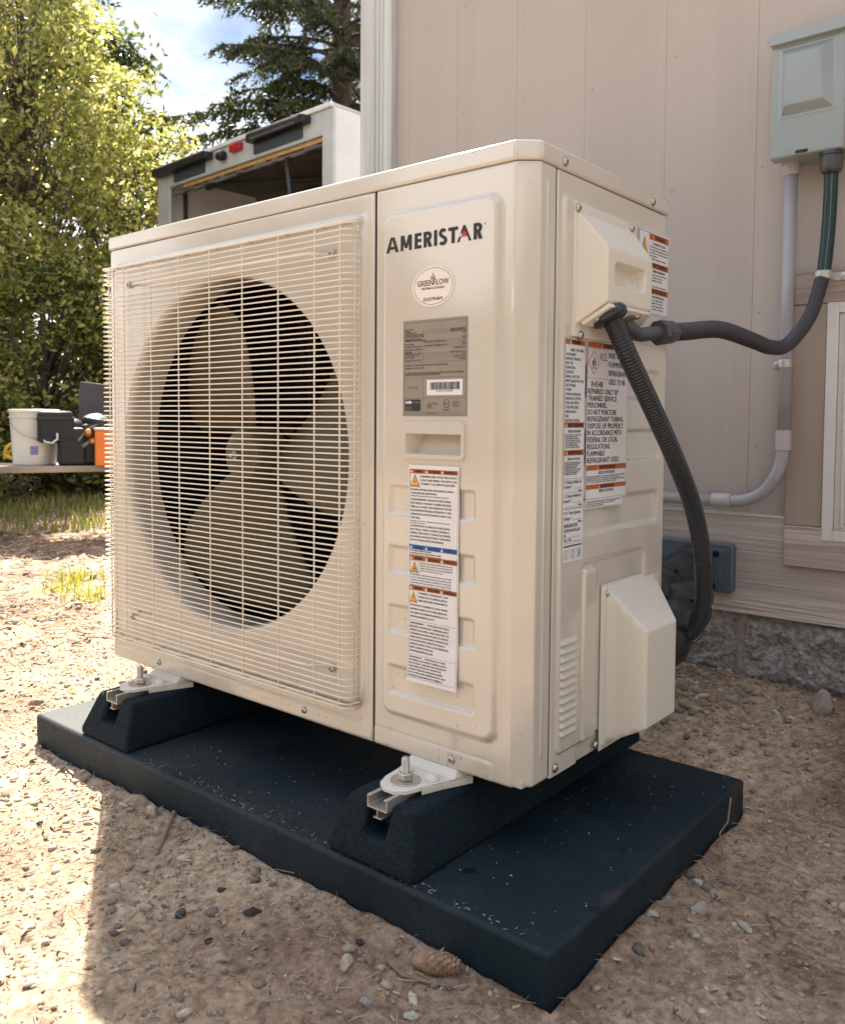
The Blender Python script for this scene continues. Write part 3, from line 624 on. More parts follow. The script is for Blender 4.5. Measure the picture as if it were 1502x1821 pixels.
Vp = np.stack([PX+h*PP[:, 2][:, None], PY+h*PP[:, 3][:, None], ZZ], -1)
cx_ = (PX[:-1, :-1]+PX[1:, 1:])/2; cz_ = (ZZ[:-1, :-1]+ZZ[1:, 1:])/2; cy_ = PY[:-1, :-1]
mask = ~((cx_ > 0.8005) & (cx_ < 0.898) & (cz_ > 0.5915) & (cz_ < 0.6195) & (cy_ < 0.001))
svc = grid_mesh('service_panel', off(Vp.reshape(-1, 3)), len(PP), len(zs), PAINT, hp, mask=mask, flip=True)
# --- recessed handle on the service panel
hd = MB(); ox0, ox1, oz0, oz1 = 0.7925, 0.9055, 0.584, 0.6375; ix0, ix1, iz0, iz1 = 0.7995, 0.899, 0.5908, 0.6202
def rr_pts(x0, x1, z0, z1, r, n=5):
    P = []
    for cx, cz, a0 in ((x1-r, z1-r, 0), (x0+r, z1-r, 90), (x0+r, z0+r, 180), (x1-r, z0+r, 270)):
        for i in range(n+1): a = R(a0+90*i/n); P.append((cx+r*math.cos(a), cz+r*math.sin(a)))
    return P
O = rr_pts(ox0, ox1, oz0, oz1, 0.007); I = rr_pts(ix0, ix1, iz0, iz1, 0.0012); n_ = len(O)
yf = -0.0115
rings = [[(x, -0.0075, z) for x, z in O], [(x, yf, z) for x, z in rr_pts(ox0+0.001, ox1-0.001, oz0+0.001, oz1-0.001, 0.006)], [(x, yf, z) for x, z in I],
         [(x, yf+0.0015, z) for x, z in rr_pts(ix0+0.0008, ix1-0.0008, iz0+0.0008, iz1-0.0008, 0.0012)]]
back = [(ix0+0.010+(x-ix0)*0.86, 0.022 if z > (iz0+iz1)/2 else 0.004, z) for x, z in rr_pts(ix0+0.0008, ix1-0.0008, iz0+0.0008, iz1-0.0008, 0.0012)]
rings.append(back)
vs_ = [p for r_ in rings for p in r_]; fs = [(k*n_+j, k*n_+(j+1) % n_, (k+1)*n_+(j+1) % n_, (k+1)*n_+j) for k in range(len(rings)-1) for j in range(n_)]
fs.append(tuple(range((len(rings)-1)*n_, len(rings)*n_)))
hd.add(vs_, [f[::-1] for f in fs]); hpart(hd, 'handle_recess', PAINT, ang=40)

# --- fan panel: polar grid between the round opening and the rectangular outline
x0, x1, z0, z1 = 0.0, 0.7285, ZB, ZL-0.0008
corner = [math.atan2(z-CZ, x-CX) for x in (x0, x1) for z in (z0, z1)]
ths = np.unique(np.concatenate([np.linspace(-math.pi, math.pi, 420, endpoint=False), corner])); ths = np.append(ths, ths[0]+2*math.pi)
c, s = np.cos(ths), np.sin(ths)
with np.errstate(divide='ignore'):
    tx = np.where(c > 0, (x1-CX)/np.where(c == 0, 1e-9, c), (x0-CX)/np.where(c == 0, -1e-9, c)); tz = np.where(s > 0, (z1-CZ)/np.where(s == 0, 1e-9, s), (z0-CZ)/np.where(s == 0, -1e-9, s))
tmax = np.minimum(np.abs(tx), np.abs(tz)); ss = np.concatenate([np.linspace(0, 0.06, 5)[:-1], np.linspace(0.06, 1, 90)])
T, S_ = np.meshgrid(ths, ss, indexing='ij'); Rr = CR+(tmax[:, None]-CR)*S_
FX = CX+Rr*np.cos(T); FZ = CZ+Rr*np.sin(T)
h = emboss(FX, FZ, 0.010, 0.7170, 0.197, 0.946, 0.035, 0.0055, 0.007)
h = h-0.0012*np.exp(-((FZ-0.1775)/0.0014)**2)+0.0012*(FZ < 0.1770)
h = h-0.006*(1-np.sqrt(np.clip(1-np.clip((ZB+0.006-FZ)/0.006, 0, 1)**2, 0, 1)))
h = h-0.003*np.exp(-(x1-FX)/0.0012)-0.0015*np.exp(-(ZL-FZ)/0.0012)-0.004*np.exp(-FX/0.002)
Vf = np.stack([FX, -h, FZ], -1).reshape(-1, 3)
grid_mesh('fan_panel', off(Vf), len(ths), len(ss), PAINT, hp, flip=False)
# --- orifice ring
orf = MB(); prof = [(CR+0.001, -0.0052)]
for i in range(1, 9):
    a = R(90*i/8); prof.append((CR-0.010*math.sin(a)+0.001, -0.0052+0.020*(1-math.cos(a))))
prof += [(CR-0.009, 0.03), (CR-0.010, 0.058), (CR-0.008, 0.062), (CR-0.001, 0.062)]
orf.lathe(prof, (CX, 0, CZ), (0, 1, 0), 120, cap=False); hpart(orf, 'orifice_ring', PAINT, ang=60)
# --- dark inside, coil, left side, back, base
ins = MB(); ins.box((0.004, 0.385, ZB+0.01), (0.700, 0.392, 0.96)); hpart(ins, 'rear_coil', COIL)
ins = MB(); ins.box((0.004, 0.030, ZB+0.01), (0.010, 0.384, 0.96)); hpart(ins, 'side_coil', COIL)
hpart(MB().box((0.702, 0.012, ZB+0.01), (0.706, 0.398, 0.96)), 'partition', DARKIN)
hpart(MB().box((0.0, 0.004, ZB+0.006), (0.004, 0.029, ZL-0.001)), 'corner_post', PAINT)
hpart(MB().box((0.0, 0.385, ZB+0.004), (0.004, 0.406, ZL-0.001)), 'corner_post', PAINT)
hpart(MB().box((0.7065, 0.400, ZB+0.004), (0.996, 0.4055, ZL-0.001)), 'rear_panel', PAINT)
hpart(MB().box((0.004, 0.006, ZB+0.002), (0.992, 0.402, ZB+0.010)), 'base_tray', PAINT)
seam = MB().box((0.7275, 0.0015, ZB+0.004), (0.7325, 0.012, ZL)); seam.box((0.990, 0.0595, ZB+0.004), (0.9985, 0.0630, ZL)); hpart(seam, 'panel_seam', DARKIN)

# --- side panel (height field on x = 1)
ys = np.linspace(0.062, 0.4075, 215); zs = np.concatenate([np.linspace(ZB, 0.36, 200)[:-1], np.linspace(0.36, ZL-0.0008, 270)])
SY, SZ = np.meshgrid(ys, zs, indexing='ij')
h = emboss(SY, SZ, 0.073, 0.60, 0.04, 0.944, 0.012, 0.0042, 0.0065)*smoothstep(0, 0.004, SZ-0.155)
h = np.where(SZ < 0.36, emboss(SY, SZ, 0.073, 0.60, 0.176, 0.60, 0.012, 0.0042, 0.0065)*1.0, h)
base_h = h.copy()
for zb, zt, yr in ((0.671, 0.722, 0.380), (0.577, 0.629, 0.388), (0.476, 0.531, 0.381)):
    h = h-0.0050*smoothstep(0, 0.0075, -rrect(SY, SZ, 0.10, yr, zb, zt, 0.010))
h = h-0.0042*smoothstep(0, 0.008, -rrect(SY, SZ, 0.1335, 0.342, 0.05, 0.443, 0.022))
h = h+0.0068*smoothstep(0, 0.006, -rrect(SY, SZ, 0.139, 0.182, 0.172, 0.431, 0.010))
lv0, lp = 0.3385, 0.01155
for i in range(12):
    zt = lv0-lp*i; zb = zt-lp*0.70
    t = np.clip((zt-SZ)/(zt-zb), 0, 1); f = np.where((SZ <= zt) & (SZ >= zb-0.0012), np.sin(np.clip(t, 0, 1)*math.pi*0.5)**1.2, 0)*(1-smoothstep(zb+0.0008, zb-0.0012, SZ))
    h = h+0.0045*f*smoothstep(0, 0.003, SY-0.0795)*smoothstep(0, 0.003, 0.125-SY)
ht_ = np.exp(-np.abs(SY-0.062)/0.0012)+np.exp(-np.abs(ZL-SZ)/0.0012); h = h-0.0022*ht_
h = h-0.004*np.exp(-(0.4075-SY)/0.002)
Vs = np.stack([1.0+h, SY, SZ], -1).reshape(-1, 3)
grid_mesh('side_panel', off(Vs), len(ys), len(zs), PAINT, hp, flip=True)

# --- screws
scm = MB(); scm.lathe([(0.0056, 0.0), (0.0056, 0.0008), (0.0050, 0.0022), (0.0036, 0.0033), (0.0018, 0.0038), (0.0004, 0.0039)], (0, 0, 0), (0, 0, 1), 20)
scm.lathe([(0.0068, -0.0002), (0.0068, 0.0006), (0.0057, 0.0007)], (0, 0, 0), (0, 0, 1), 20)
for a_ in (0, 1):
    w_, l_ = 0.0005, 0.0024; X = (l_, w_) if a_ == 0 else (w_, l_)
    scm.box((-X[0], -X[1], 0.0030-0.0001*a_), (X[0], X[1], 0.00412+0.00004*a_), mi=1)
screw0 = scm.build('screw', [STEEL, DARKST], hp, smooth=True, ang=50)
first = [True]
def place(o, pos, nrm, spin=None, parent=hp, offs=HPO):
    c = o if first[0] and o is screw0 else copy_of(o, parent)
    if o is screw0: first[0] = False
    q = Vector(nrm).to_track_quat('Z', 'Y').to_matrix().to_4x4() @ Matrix.Rotation(spin if spin is not None else random.uniform(0, 3), 4, 'Z')
    q.translation = Vector(pos)-Vector(offs); c.matrix_local = q; return c
for y, z in ((0.076, 0.984), (0.345, 0.984)): place(screw0, (1.0026, y, z), (1, 0, 0))
for y, z in ((0.191, 0.160), (0.076, 0.161)): place(screw0, (1.0005, y, z), (1, 0, 0))
for x, z in ((0.880, 0.165), (0.578, 0.167), (0.166, 0.167)): place(screw0, (x, -0.0012, z), (0, -1, 0))
for x, z in ((0.647, 0.892), (0.649, 0.251), (0.085, 0.897), (0.088, 0.246)): place(screw0, (x, -0.009, z), (0, -1, 0))

# --- fan guard
guard = bpy.data.objects.new('fan_guard', None); COL.objects.link(guard); guard.parent = hp; x0, x1 = 0.018, 0.7055; yF = -0.030
for z, sg in ((0.893, 1), (0.254, -1)):   # two thick mounting rods
    hpart(MB().tube([(0.085, -0.0065, z+0.004), (0.105, -0.0065, z+0.004), (0.125, yF+0.004, z), (0.14, yF+0.002, z), (0.60, yF+0.002, z), (0.615, yF+0.004, z), (0.635, -0.0065, z-0.001), (0.650, -0.0065, z-0.001)], 0.0024, 8), 'mounting_rod', WIREM, guard, ang=180)
for z in (0.9305, 0.203):
    pth = [(x0+0.004, -0.004, z), (x0, -0.016, z), (x0+0.007, yF+0.0005, z), (x1-0.010, yF+0.0005, z), (x1, -0.020, z), (x1, -0.004, z)]; hpart(MB().tube(pth, 0.0014, 6), 'border_wire', WIREM, guard, ang=180)
for z in (0.9345, 0.1995): hpart(MB().tube([(x0+0.006, -0.013, z), (x1-0.004, -0.013, z)], 0.0014, 6), 'border_wire', WIREM, guard, ang=180)
for z in (0.9345, 0.1995): hpart(MB().tube([(x0+0.006, -0.0065, z), (x1-0.004, -0.0065, z)], 0.0014, 6), 'border_wire', WIREM, guard, ang=180)

wm = MB(); pth = [(x0+0.004, -0.004, 0), (x0+0.0005, -0.012, 0), (x0+0.001, -0.022, 0), (x0+0.006, -0.0285, 0), (x0+0.012, yF, 0), (x1-0.016, yF, 0), (x1-0.006, -0.0275, 0), (x1-0.001, -0.021, 0), (x1, -0.004, 0)]
wm.tube([(a-0.5, b-0.2, c_) for a, b, c_ in pth], 0.00125, 6, cap=False)
wz = [0.2095+0.00922*i for i in range(79)]; w0 = None
for z in wz:
    if min(abs(z-0.893), abs(z-0.254)) < 0.0046: continue
    if w0 is None: w0 = wm.build('guard_wire', WIREM, guard, ang=180); o = w0
    else: o = copy_of(w0, guard)
    o.location = (random.uniform(-0.0006, 0.0006), random.uniform(-0.0004, 0.0004), z-0.15+random.uniform(-0.0004, 0.0004))
vm = MB(); vm.tube([(0, -0.004-0.2, 0.2005-0.15), (0, -0.020-0.2, 0.2005-0.15), (0, yF+0.0022-0.2, 0.206-0.15), (0, yF+0.0022-0.2, 0.928-0.15), (0, -0.020-0.2, 0.9335-0.15), (0, -0.004-0.2, 0.9335-0.15)], 0.0014, 6)
v0 = None
for x in (0.044, 0.097, 0.188, 0.275, 0.366, 0.455, 0.545, 0.629, 0.684):
    o = vm.build('guard_wire', WIREM, guard, ang=180) if v0 is None else copy_of(v0, guard)
    v0 = v0 or o; o.location = (x-0.5, 0, 0)
for x, y in ((x1-0.0025, -0.015), (x1-0.0025, -0.006), (x0+0.0035, -0.014), (x0+0.006, -0.006)):
    hpart(MB().tube([(x, y, 0.2), (x, y, 0.934)], 0.0013, 6), 'guard_wire', WIREM, guard, ang=180).parent = guard
# --- fan
fan = MB(); fan.lathe([(0.002, 0.030), (0.012, 0.031), (0.045, 0.036), (0.052, 0.046), (0.052, 0.10)], (CX, 0, CZ-0.004), (0, 1, 0), 32); fanh = hpart(fan, 'fan_hub', BLADE)
nut = MB(); nut.lathe([(0.004, 0.012), (0.004, 0.031)], (CX, 0, CZ-0.004), (0, 1, 0), 12); nut.lathe([(0.008, 0.020), (0.008, 0.030)], (CX, 0, CZ-0.004), (0, 1, 0), 6); nut.build('hub_nut', STEEL, fanh).location = (-0.5, -0.2, -0.15)
bl = MB(); NR, NA = 14, 18; vs_ = []
for i in range(NR):
    r_ = 0.048+(0.292-0.048)*i/(NR-1); t = i/(NR-1); sw = 0.25*t**1.3; half = (0.62+0.04*t)
    if t > 0.8: half *= 1-0.9*(t-0.8)
    for j in range(NA):
        u = j/(NA-1)*2-1; a = sw+u*half; y = 0.085+0.034*u*(0.8+0.4*t)+0.012*u*u; vs_.append((r_*math.cos(a), y, r_*math.sin(a)))
bl.add(vs_, [(i*NA+j, i*NA+j+1, (i+1)*NA+j+1, (i+1)*NA+j) for i in range(NR-1) for j in range(NA-1)])
b0 = None
for k in range(3):
    o = bl.build('fan_blade', BLADE, fanh, ang=180) if b0 is None else copy_of(b0, fanh)
    if b0 is None:
        b0 = o; sol = o.modifiers.new('thick', 'SOLIDIFY'); sol.thickness = 0.0025
    o.location = (CX-0.5, -0.2, CZ-0.004-0.15); o.rotation_euler = (0, R(-3+120*k), 0)
mot = MB(); mot.lathe([(0.045, 0.12), (0.055, 0.13), (0.055, 0.19)], (CX, 0, CZ-0.004), (0, 1, 0), 24)
mot.box((CX-0.02, 0.19, ZB+0.01), (CX-0.005, 0.21, 0.96)); mot.box((CX+0.005, 0.19, ZB+0.01), (CX+0.02, 0.21, 0.96)); hpart(mot, 'fan_motor', DARKIN)

# --- feet with bolts
def foot(cx):
    f = MB(); z = 0.1405
    P = [(-0.062, 0.020), (-0.045, -0.030), (-0.040, -0.062), (-0.030, -0.082), (-0.012, -0.092), (0.014, -0.092), (0.030, -0.080), (0.038, -0.058), (0.052, -0.025), (0.075, 0.020)]
    P = [(a*0.80, b) for a, b in P]; f.prism([(cx+a, b) for a, b in P], z, z+0.0022)
    # rim turned down round the plate
    n = len(P)
    for i in range(n-1):
        (a, b), (c_, d) = P[i], P[i+1]
        q = 0.004 if 2 <= i <= 6 else 0.010+0.0
        f.hexa([(cx+a, b, z-q), (cx+c_, d, z-q), (cx+c_*0.93, d*0.96, z-q), (cx+a*0.93, b*0.96, z-q), (cx+a, b, z), (cx+c_, d, z), (cx+c_*0.93, d*0.96, z), (cx+a*0.93, b*0.96, z)])
    # raised neck to the base tray with pressed ribs
    f.hexa([(cx-0.042, -0.012, z+0.002), (cx+0.050, -0.012, z+0.002), (cx+0.058, 0.03, z+0.002), (cx-0.046, 0.03, z+0.002),
            (cx-0.038, 0.000, 0.1520), (cx+0.046, 0.000, 0.1520), (cx+0.054, 0.03, 0.1520), (cx-0.042, 0.03, 0.1520)])
    for xx in (-0.020, 0.026):
        f.lathe([(0.0105, 0), (0.0095, 0.004), (0.006, 0.0075), (0.001, 0.0085)], (cx+xx, -0.030, z+0.002), (0, 0, 1), 16)
    fo = hpart(f, 'mounting_foot', FOOTP, bevel=0.0018, seg=2)
    b = MB(); o = (cx-0.0, -0.056, z+0.0022)
    b.lathe([(0.0215, 0), (0.0215, 0.0018), (0.0065, 0.0019)], o, (0, 0, 1), 28)
    hpart(b, 'washer', STEEL, fo, bevel=0.0003, seg=1)
    b = MB(); b.lathe([(0.0092, 0.0019), (0.0106, 0.0028), (0.0106, 0.0105), (0.0092, 0.0115)], o, (0, 0, 1), 6); hpart(b, 'hex_nut', STEEL, fo, ang=30)
    b = MB(); pr = []
    for i in range(15): pr += [(0.0060, 0.004+0.0018*i), (0.0053, 0.0049+0.0018*i)]
    pr += [(0.0056, 0.0315), (0.0035, 0.0335)]; b.lathe(pr, o, (0, 0, 1), 14); hpart(b, 'stud', STEEL, fo, ang=60)
for cx in (0.843, 0.187):
    foot(cx)
# foot children were built in unit space: nothing to shift

# --- electrical cover (upper) and pipe cover (lower)
def cover_shell(pts, faces, name, bev):
    m = MB(); m.add(pts, faces); return hpart(m, name, PLAST, bevel=bev, seg=4, ang=180)
plate = MB(); plate.box((1.003, 0.096, 0.7545), (1.0085, 0.276, 0.936)); ec = hpart(plate, 'electrical_cover', PLAST, bevel=0.0015)
XB, XF = 1.0075, 1.047
# polyhedral hood as a height field so that edges are soft and the hand recess is moulded in
hy = np.linspace(0.098, 0.271, 150); hz = np.linspace(0.768, 0.928, 150); HY, HZ = np.meshgrid(hy, hz, indexing='ij')
up_ = (0.924-HZ)/0.049; lo = (HZ-0.7715)/0.030; lf = (HY-0.1005)/0.016; rg = (0.269-HY)/0.016
def smin(a, b, k=0.10):
    hh = np.clip(0.5+0.5*(b-a)/k, 0, 1); return b*(1-hh)+a*hh-k*hh*(1-hh)
t = smin(smin(up_, lo), smin(smin(lf, rg), np.ones_like(HY)*1.0)); t = np.clip(t, -0.05, 1)
hh = XF-XB; Hd = hh*t
rec = smoothstep(0, 0.007, -rrect(HY, HZ, 0.136, 0.232, 0.824, 0.858, 0.010)); Hd = Hd-0.019*rec*smoothstep(0.02, 0.9, t)
Hd = Hd+0.006*rec*smoothstep(0.20, 0.222, HY)*smoothstep(0.852, 0.83, HZ)
Vh = np.stack([XB+Hd, HY, HZ], -1).reshape(-1, 3); grid_mesh('cover_hood', off(Vh), 150, 150, PLAST, ec, flip=True)
# sloping cable entry plate under the hood
ep = MB(); A = [(1.010, 0.108, 0.776), (1.0455, 0.121, 0.8005), (1.0455, 0.245, 0.8005), (1.010, 0.262, 0.776)]
dn = Vector((0.6, 0, -0.8))*0.003
ep.hexa([tuple(Vector(p)+dn*2.6) for p in A]+[tuple(Vector(p)+dn*0.5) for p in A]); hpart(ep, 'entry_plate', PLAST, ec, bevel=0.001)
for y, z in ((0.094+0.008, 0.9275), (0.262, 0.9275), (0.114, 0.757)):
    place(screw0, (1.0085, y, z), (1, 0, 0), parent=ec)
for y, q in ((0.125, 0.35), (0.215, 0.8)):
    base = Vector((1.010, y, 0.776)).lerp(Vector((1.0455, y, 0.8005)), q)+Vector((0.6, 0, -0.8))*0.0080; s_ = place(screw0, base, (0.6, 0, -0.8), parent=ec); s_.scale = (0.8,)*3
# lower cover
XF2 = 1.067
ly = np.linspace(0.198, 0.3995, 140); lz = np.linspace(0.148, 0.398, 160); LY, LZ = np.meshgrid(ly, lz, indexing='ij')
up_ = (0.3915-LZ)/0.056; lo = (LZ-0.158)/0.034; lf = (LY-0.211)/0.005; rg = (0.372-LY)/0.055
t = smin(smin(up_, lo, 0.05), smin(smin(lf, rg, 0.05), np.ones_like(LY), 0.05), 0.05); t = np.clip(t, 0, 1)
Hd = (XF2-1.004)*t+0.0035*smoothstep(0, 0.004, -rrect(LY, LZ, 0.2015, 0.3965, 0.151, 0.395, 0.008))
Vh = np.stack([1.0015+Hd, LY, LZ], -1).reshape(-1, 3); lc = grid_mesh('pipe_cover', off(Vh), 140, 160, PLAST, hp, flip=True)
place(screw0, (1.0052, 0.2135, 0.3845), (1, 0, 0), parent=lc)

# ------------------------------------------------------------------ lettering
_gl = {}
def text_geo(body):
    if body in _gl: return _gl[body]
    c = bpy.data.curves.new('t', 'FONT'); c.body = body; c.size = 1.0; c.resolution_u = 2; c.fill_mode = 'FRONT'
    o = bpy.data.objects.new('t', c); me = bpy.data.meshes.new_from_object(o)
    V = np.array([v.co[:2] for v in me.vertices]) if len(me.vertices) else np.zeros((0, 2)); F = [tuple(p.vertices) for p in me.polygons]
    bpy.data.objects.remove(o); bpy.data.curves.remove(c); bpy.data.meshes.remove(me)
    _gl[body] = (V, F); return V, F
class Label:
    """flat print: local a (right), b (up) in metres on a plane, several material layers"""
    def __init__(s, origin, right, upv, nrm): s.o = Vector(origin); s.r = Vector(right); s.u = Vector(upv); s.n = Vector(nrm); s.mb = MB(); s.sub = 0
    def P(s, a, b, lay): return s.o+s.r*a+s.u*b+s.n*(0.00018*lay)
    def quad(s, a0, b0, a1, b1, mi, lay):
        if s.sub and b1-b0 > s.sub*1.5:
            k = int((b1-b0)/s.sub)+1
            for i in range(k): s.quad_(a0, b0+(b1-b0)*i/k, a1, b0+(b1-b0)*(i+1)/k, mi, lay)
        else: s.quad_(a0, b0, a1, b1, mi, lay)
    def quad_(s, a0, b0, a1, b1, mi, lay): s.mb.add([s.P(a0, b0, lay), s.P(a1, b0, lay), s.P(a1, b1, lay), s.P(a0, b1, lay)], [(0, 1, 2, 3)], mi)
    def poly(s, pts, mi, lay): s.mb.add([s.P(a, b, lay) for a, b in pts], [tuple(range(len(pts)))], mi)
    def frame(s, a0, b0, a1, b1, w, mi, lay):
        s.quad(a0, b0, a1, b0+w, mi, lay); s.quad(a0, b1-w, a1, b1, mi, lay); s.quad(a0, b0+w, a0+w, b1-w, mi, lay); s.quad(a1-w, b0+w, a1, b1-w, mi, lay)
    def text(s, body, a, b, size, mi, lay=3, width=None, align='l', bold=0.0):
        V, F = text_geo(body)
        if not len(V): return
        cap = 0.70; k = size/cap; w = (V[:, 0].max()-V[:, 0].min())*k; kx = k if width is None else k*width/w; w = w*kx/k
        if align == 'c': a = a-w/2
        if align == 'r': a = a-w
        x = a+(V[:, 0]-V[:, 0].min())*kx; y = b+V[:, 1]*k
        bold = bold*1.7; offs = [(0, 0)] if not bold else [(-bold, 0), (bold, 0), (0, bold*0.7)]
        for j, (dx, dy) in enumerate(offs): s.mb.add([s.P(p+dx, q+dy, lay+0.08*j) for p, q in zip(x, y)], F, mi)
    def tri_sign(s, cx, b0, w, hgt, lay, mark='bolt'):
        s.poly([(cx-w/2, b0), (cx+w/2, b0), (cx, b0+hgt)], 1, lay); s.poly([(cx-w*0.40, b0+hgt*0.07), (cx+w*0.40, b0+hgt*0.07), (cx, b0+hgt*0.87)], 3, lay+1)
        if mark == 'bolt':
            s.poly([(cx+w*0.04, b0+hgt*0.62), (cx-w*0.10, b0+hgt*0.40), (cx+w*0.0, b0+hgt*0.40)], 1, lay+2); s.poly([(cx-w*0.02, b0+hgt*0.44), (cx+w*0.09, b0+hgt*0.40), (cx-w*0.03, b0+hgt*0.14)], 1, lay+2)
        elif mark == 'heat':
            for q in (-0.12, 0, 0.12): s.quad(cx+q*w-w*0.03, b0+hgt*0.14, cx+q*w+w*0.03, b0+hgt*(0.45 if q else 0.55), 1, lay+2)
        else:
            s.quad(cx-w*0.035, b0+hgt*0.28, cx+w*0.035, b0+hgt*0.60, 1, lay+2); s.quad(cx-w*0.035, b0+hgt*0.14, cx+w*0.035, b0+hgt*0.21, 1, lay+2)
    def build(s, name, mats, parent=None):
        o = part(s.mb, name, mats, parent or hp, HPO, smooth=False); return o
INK = [PAPER, BLACK, ORANGE, YELLOW, BLUE, RED, PLATEM, OVALP]
YF = -0.0092
# brand name
L = Label((0.759, -0.0087, 0.8785), (1, 0, 0), (0, 0, 1), (0, -1, 0))
xpos = 0.0; H_ = 0.0215; word = 'AMERISTAR'; widths = [0.0235, 0.0235, 0.0135, 0.0165, 0.0045, 0.0155, 0.0180, 0.0, 0.0165]
def strokes(ch, x, w):
    t = 0.0055; q = H_
    if ch == 'A':
        L.poly([(x, 0), (x+t*1.08, 0), (x+w/2+t*0.15, q), (x+w/2-t*0.65, q)], 0, 1); L.poly([(x+w-t*1.08, 0), (x+w, 0), (x+w/2+t*0.65, q), (x+w/2-t*0.15, q)], 0, 1.3); L.poly([(x+w*0.24, q*0.20), (x+w*0.76, q*0.20), (x+w*0.68, q*0.38), (x+w*0.32, q*0.38)], 0, 1.6)
    if ch == 'M':
        L.quad(x+0.0012, 0, x+0.0012+t*0.92, q*0.97, 0, 1); L.quad(x+w-t*0.92-0.0012, 0, x+w-0.0012, q*0.97, 0, 1)
        L.poly([(x+0.0012, q), (x+t*1.25+0.0008, q), (x+w/2+t*0.30, q*0.16), (x+w/2-t*0.42, q*0.16)], 0, 1.3); L.poly([(x+w-t*1.25-0.0008, q), (x+w-0.0012, q), (x+w/2+t*0.42, q*0.16), (x+w/2-t*0.30, q*0.16)], 0, 1.6)
    if ch == 'E':
        L.quad(x, 0, x+t, q, 0, 1)
        for b0 in (0, q*0.5-t*0.36, q-t*0.80): L.quad(x+t*0.9, b0, x+w, b0+t*0.80, 0, 1.3)
    if ch == 'I': L.quad(x, 0, x+t, q, 0, 1)
    if ch == 'T': L.quad(x, q-t*0.85, x+w, q, 0, 1); L.quad(x+w/2-t/2, 0, x+w/2+t/2, q-t*0.8, 0, 1.3)
    def arc(cx, cz, rx, rz, a0, a1, lay, th=0.0050):
        n = 14; pin = []; pout = []
        for i in range(n+1):
            a = R(a0+(a1-a0)*i/n); pout.append((cx+rx*math.cos(a), cz+rz*math.sin(a))); pin.append((cx+(rx-th)*math.cos(a), cz+(rz-th)*math.sin(a)))
        for i in range(n): L.poly([pout[i], pout[i+1], pin[i+1], pin[i]] if a1 < a0 else [pin[i], pout[i], pout[i+1], pin[i+1]], 0, lay)
    if ch == 'R':
        L.quad(x, 0, x+t, q, 0, 1); rz = q*0.30; arc(x+w*0.50, q-rz, w*0.46, rz, -90, 90, 1.3); L.quad(x+t*0.9, q-0.0042, x+w*0.5, q, 0, 1.3); L.quad(x+t*0.9, q-2*rz, x+w*0.5, q-2*rz+0.0042, 0, 1.3)
        L.poly([(x+w*0.36, q-2*rz+0.001), (x+w*0.36+t, q-2*rz+0.001), (x+w*1.02, 0), (x+w*1.02-t*1.12, 0)], 0, 1.6)
    if ch == 'S':
        rz = q*0.275; cxx = x+w/2
        arc(cxx, q-rz+0.0002, w*0.46, rz+0.0006, 30, 255, 1); arc(cxx, rz-0.0002, w*0.50, rz+0.0006, -150, 75, 1.3)
        L.poly([(cxx-w*0.34, q*0.60), (cxx-w*0.10, q*0.69), (cxx+w*0.36, q*0.40), (cxx+w*0.10, q*0.33)], 0, 1.6)
lays = [('A', 0, 0.0240), ('M', 0.0265, 0.0230), ('E', 0.0535, 0.0125), ('R', 0.0700, 0.0150), ('I', 0.0885, 0.0047), ('S', 0.0965, 0.0150), ('T', 0.1135, 0.0165)]
for ch, xx, ww in lays: strokes(ch, xx, ww)
# the second A of the name has an arched foot and a red star
ax_, aw = 0.1285, 0.0240; arch = [(ax_, 0), (ax_+aw*0.43, H_*1.0), (ax_+aw*0.57, H_*1.0), (ax_+aw, 0), (ax_+aw*0.80, 0)]
n = 8; arch += [(ax_+aw*(0.5+0.31*math.cos(R(8+82*i/n*2))), H_*(0.0+0.42*math.sin(R(8+82*i/n*2)))) for i in range(n+1)] + [(ax_+aw*0.16, 0)]
L.poly(arch[::-1], 0, 1.2)
L.poly([(ax_+aw*0.16, H_*0.40), (ax_+aw*0.30, H_*0.55), (ax_+aw*0.36, H_*0.40), (ax_+aw*0.24, H_*0.30)][::-1], 2, 1.8)
st = []
for i in range(10):
    a = R(90+36*i); r_ = 0.0058 if i % 2 == 0 else 0.0024; st.append((ax_+aw*0.49+r_*math.cos(a), H_*0.46+r_*math.sin(a)))
L.poly(st, 1, 2.4)
strokes('R', 0.1560, 0.0145)
L.text('®', 0.1735, H_*0.80, 0.0030, 0, 2)
L.build('brand_lettering', [BLACK, RED, PAINT])
# oval installer sticker
L = Label((0.8465, -0.0088, 0.824), (1, 0, 0), (0, 0, 1), (0, -1, 0))
N = 56
L.poly([(0.0375*math.cos(2*math.pi*i/N), 0.0280*math.sin(2*math.pi*i/N)) for i in range(N)], 7, 1)
for i in range(N):
    a, b = 2*math.pi*i/N, 2*math.pi*(i+1)/N
    L.poly([(0.0335*math.cos(a), 0.0247*math.sin(a)), (0.0341*math.cos(a), 0.0253*math.sin(a)), (0.0341*math.cos(b), 0.0253*math.sin(b)), (0.0335*math.cos(b), 0.0247*math.sin(b))], 1, 2)
L.text('GREENFLOW', 0, 0.0012, 0.0078, 1, 2, width=0.056, align='c', bold=0.00012)
L.text('HEATING & COOLING', 0, -0.0040, 0.0030, 1, 2, width=0.040, align='c', bold=0.0001)
L.text('(253)370-8641', 0, -0.0195, 0.0044, 1, 2, width=0.034, align='c', bold=0.0001)
for q, w_, hh_ in ((0, 0.0016, 0.0095), (-0.0030, 0.0009, 0.0055), (0.0030, 0.0009, 0.0055)):
    L.poly([(q-w_, 0.0100), (q+w_*0.3, 0.0085), (q+w_, 0.0115), (q, 0.0100+hh_)], 1, 2.3)
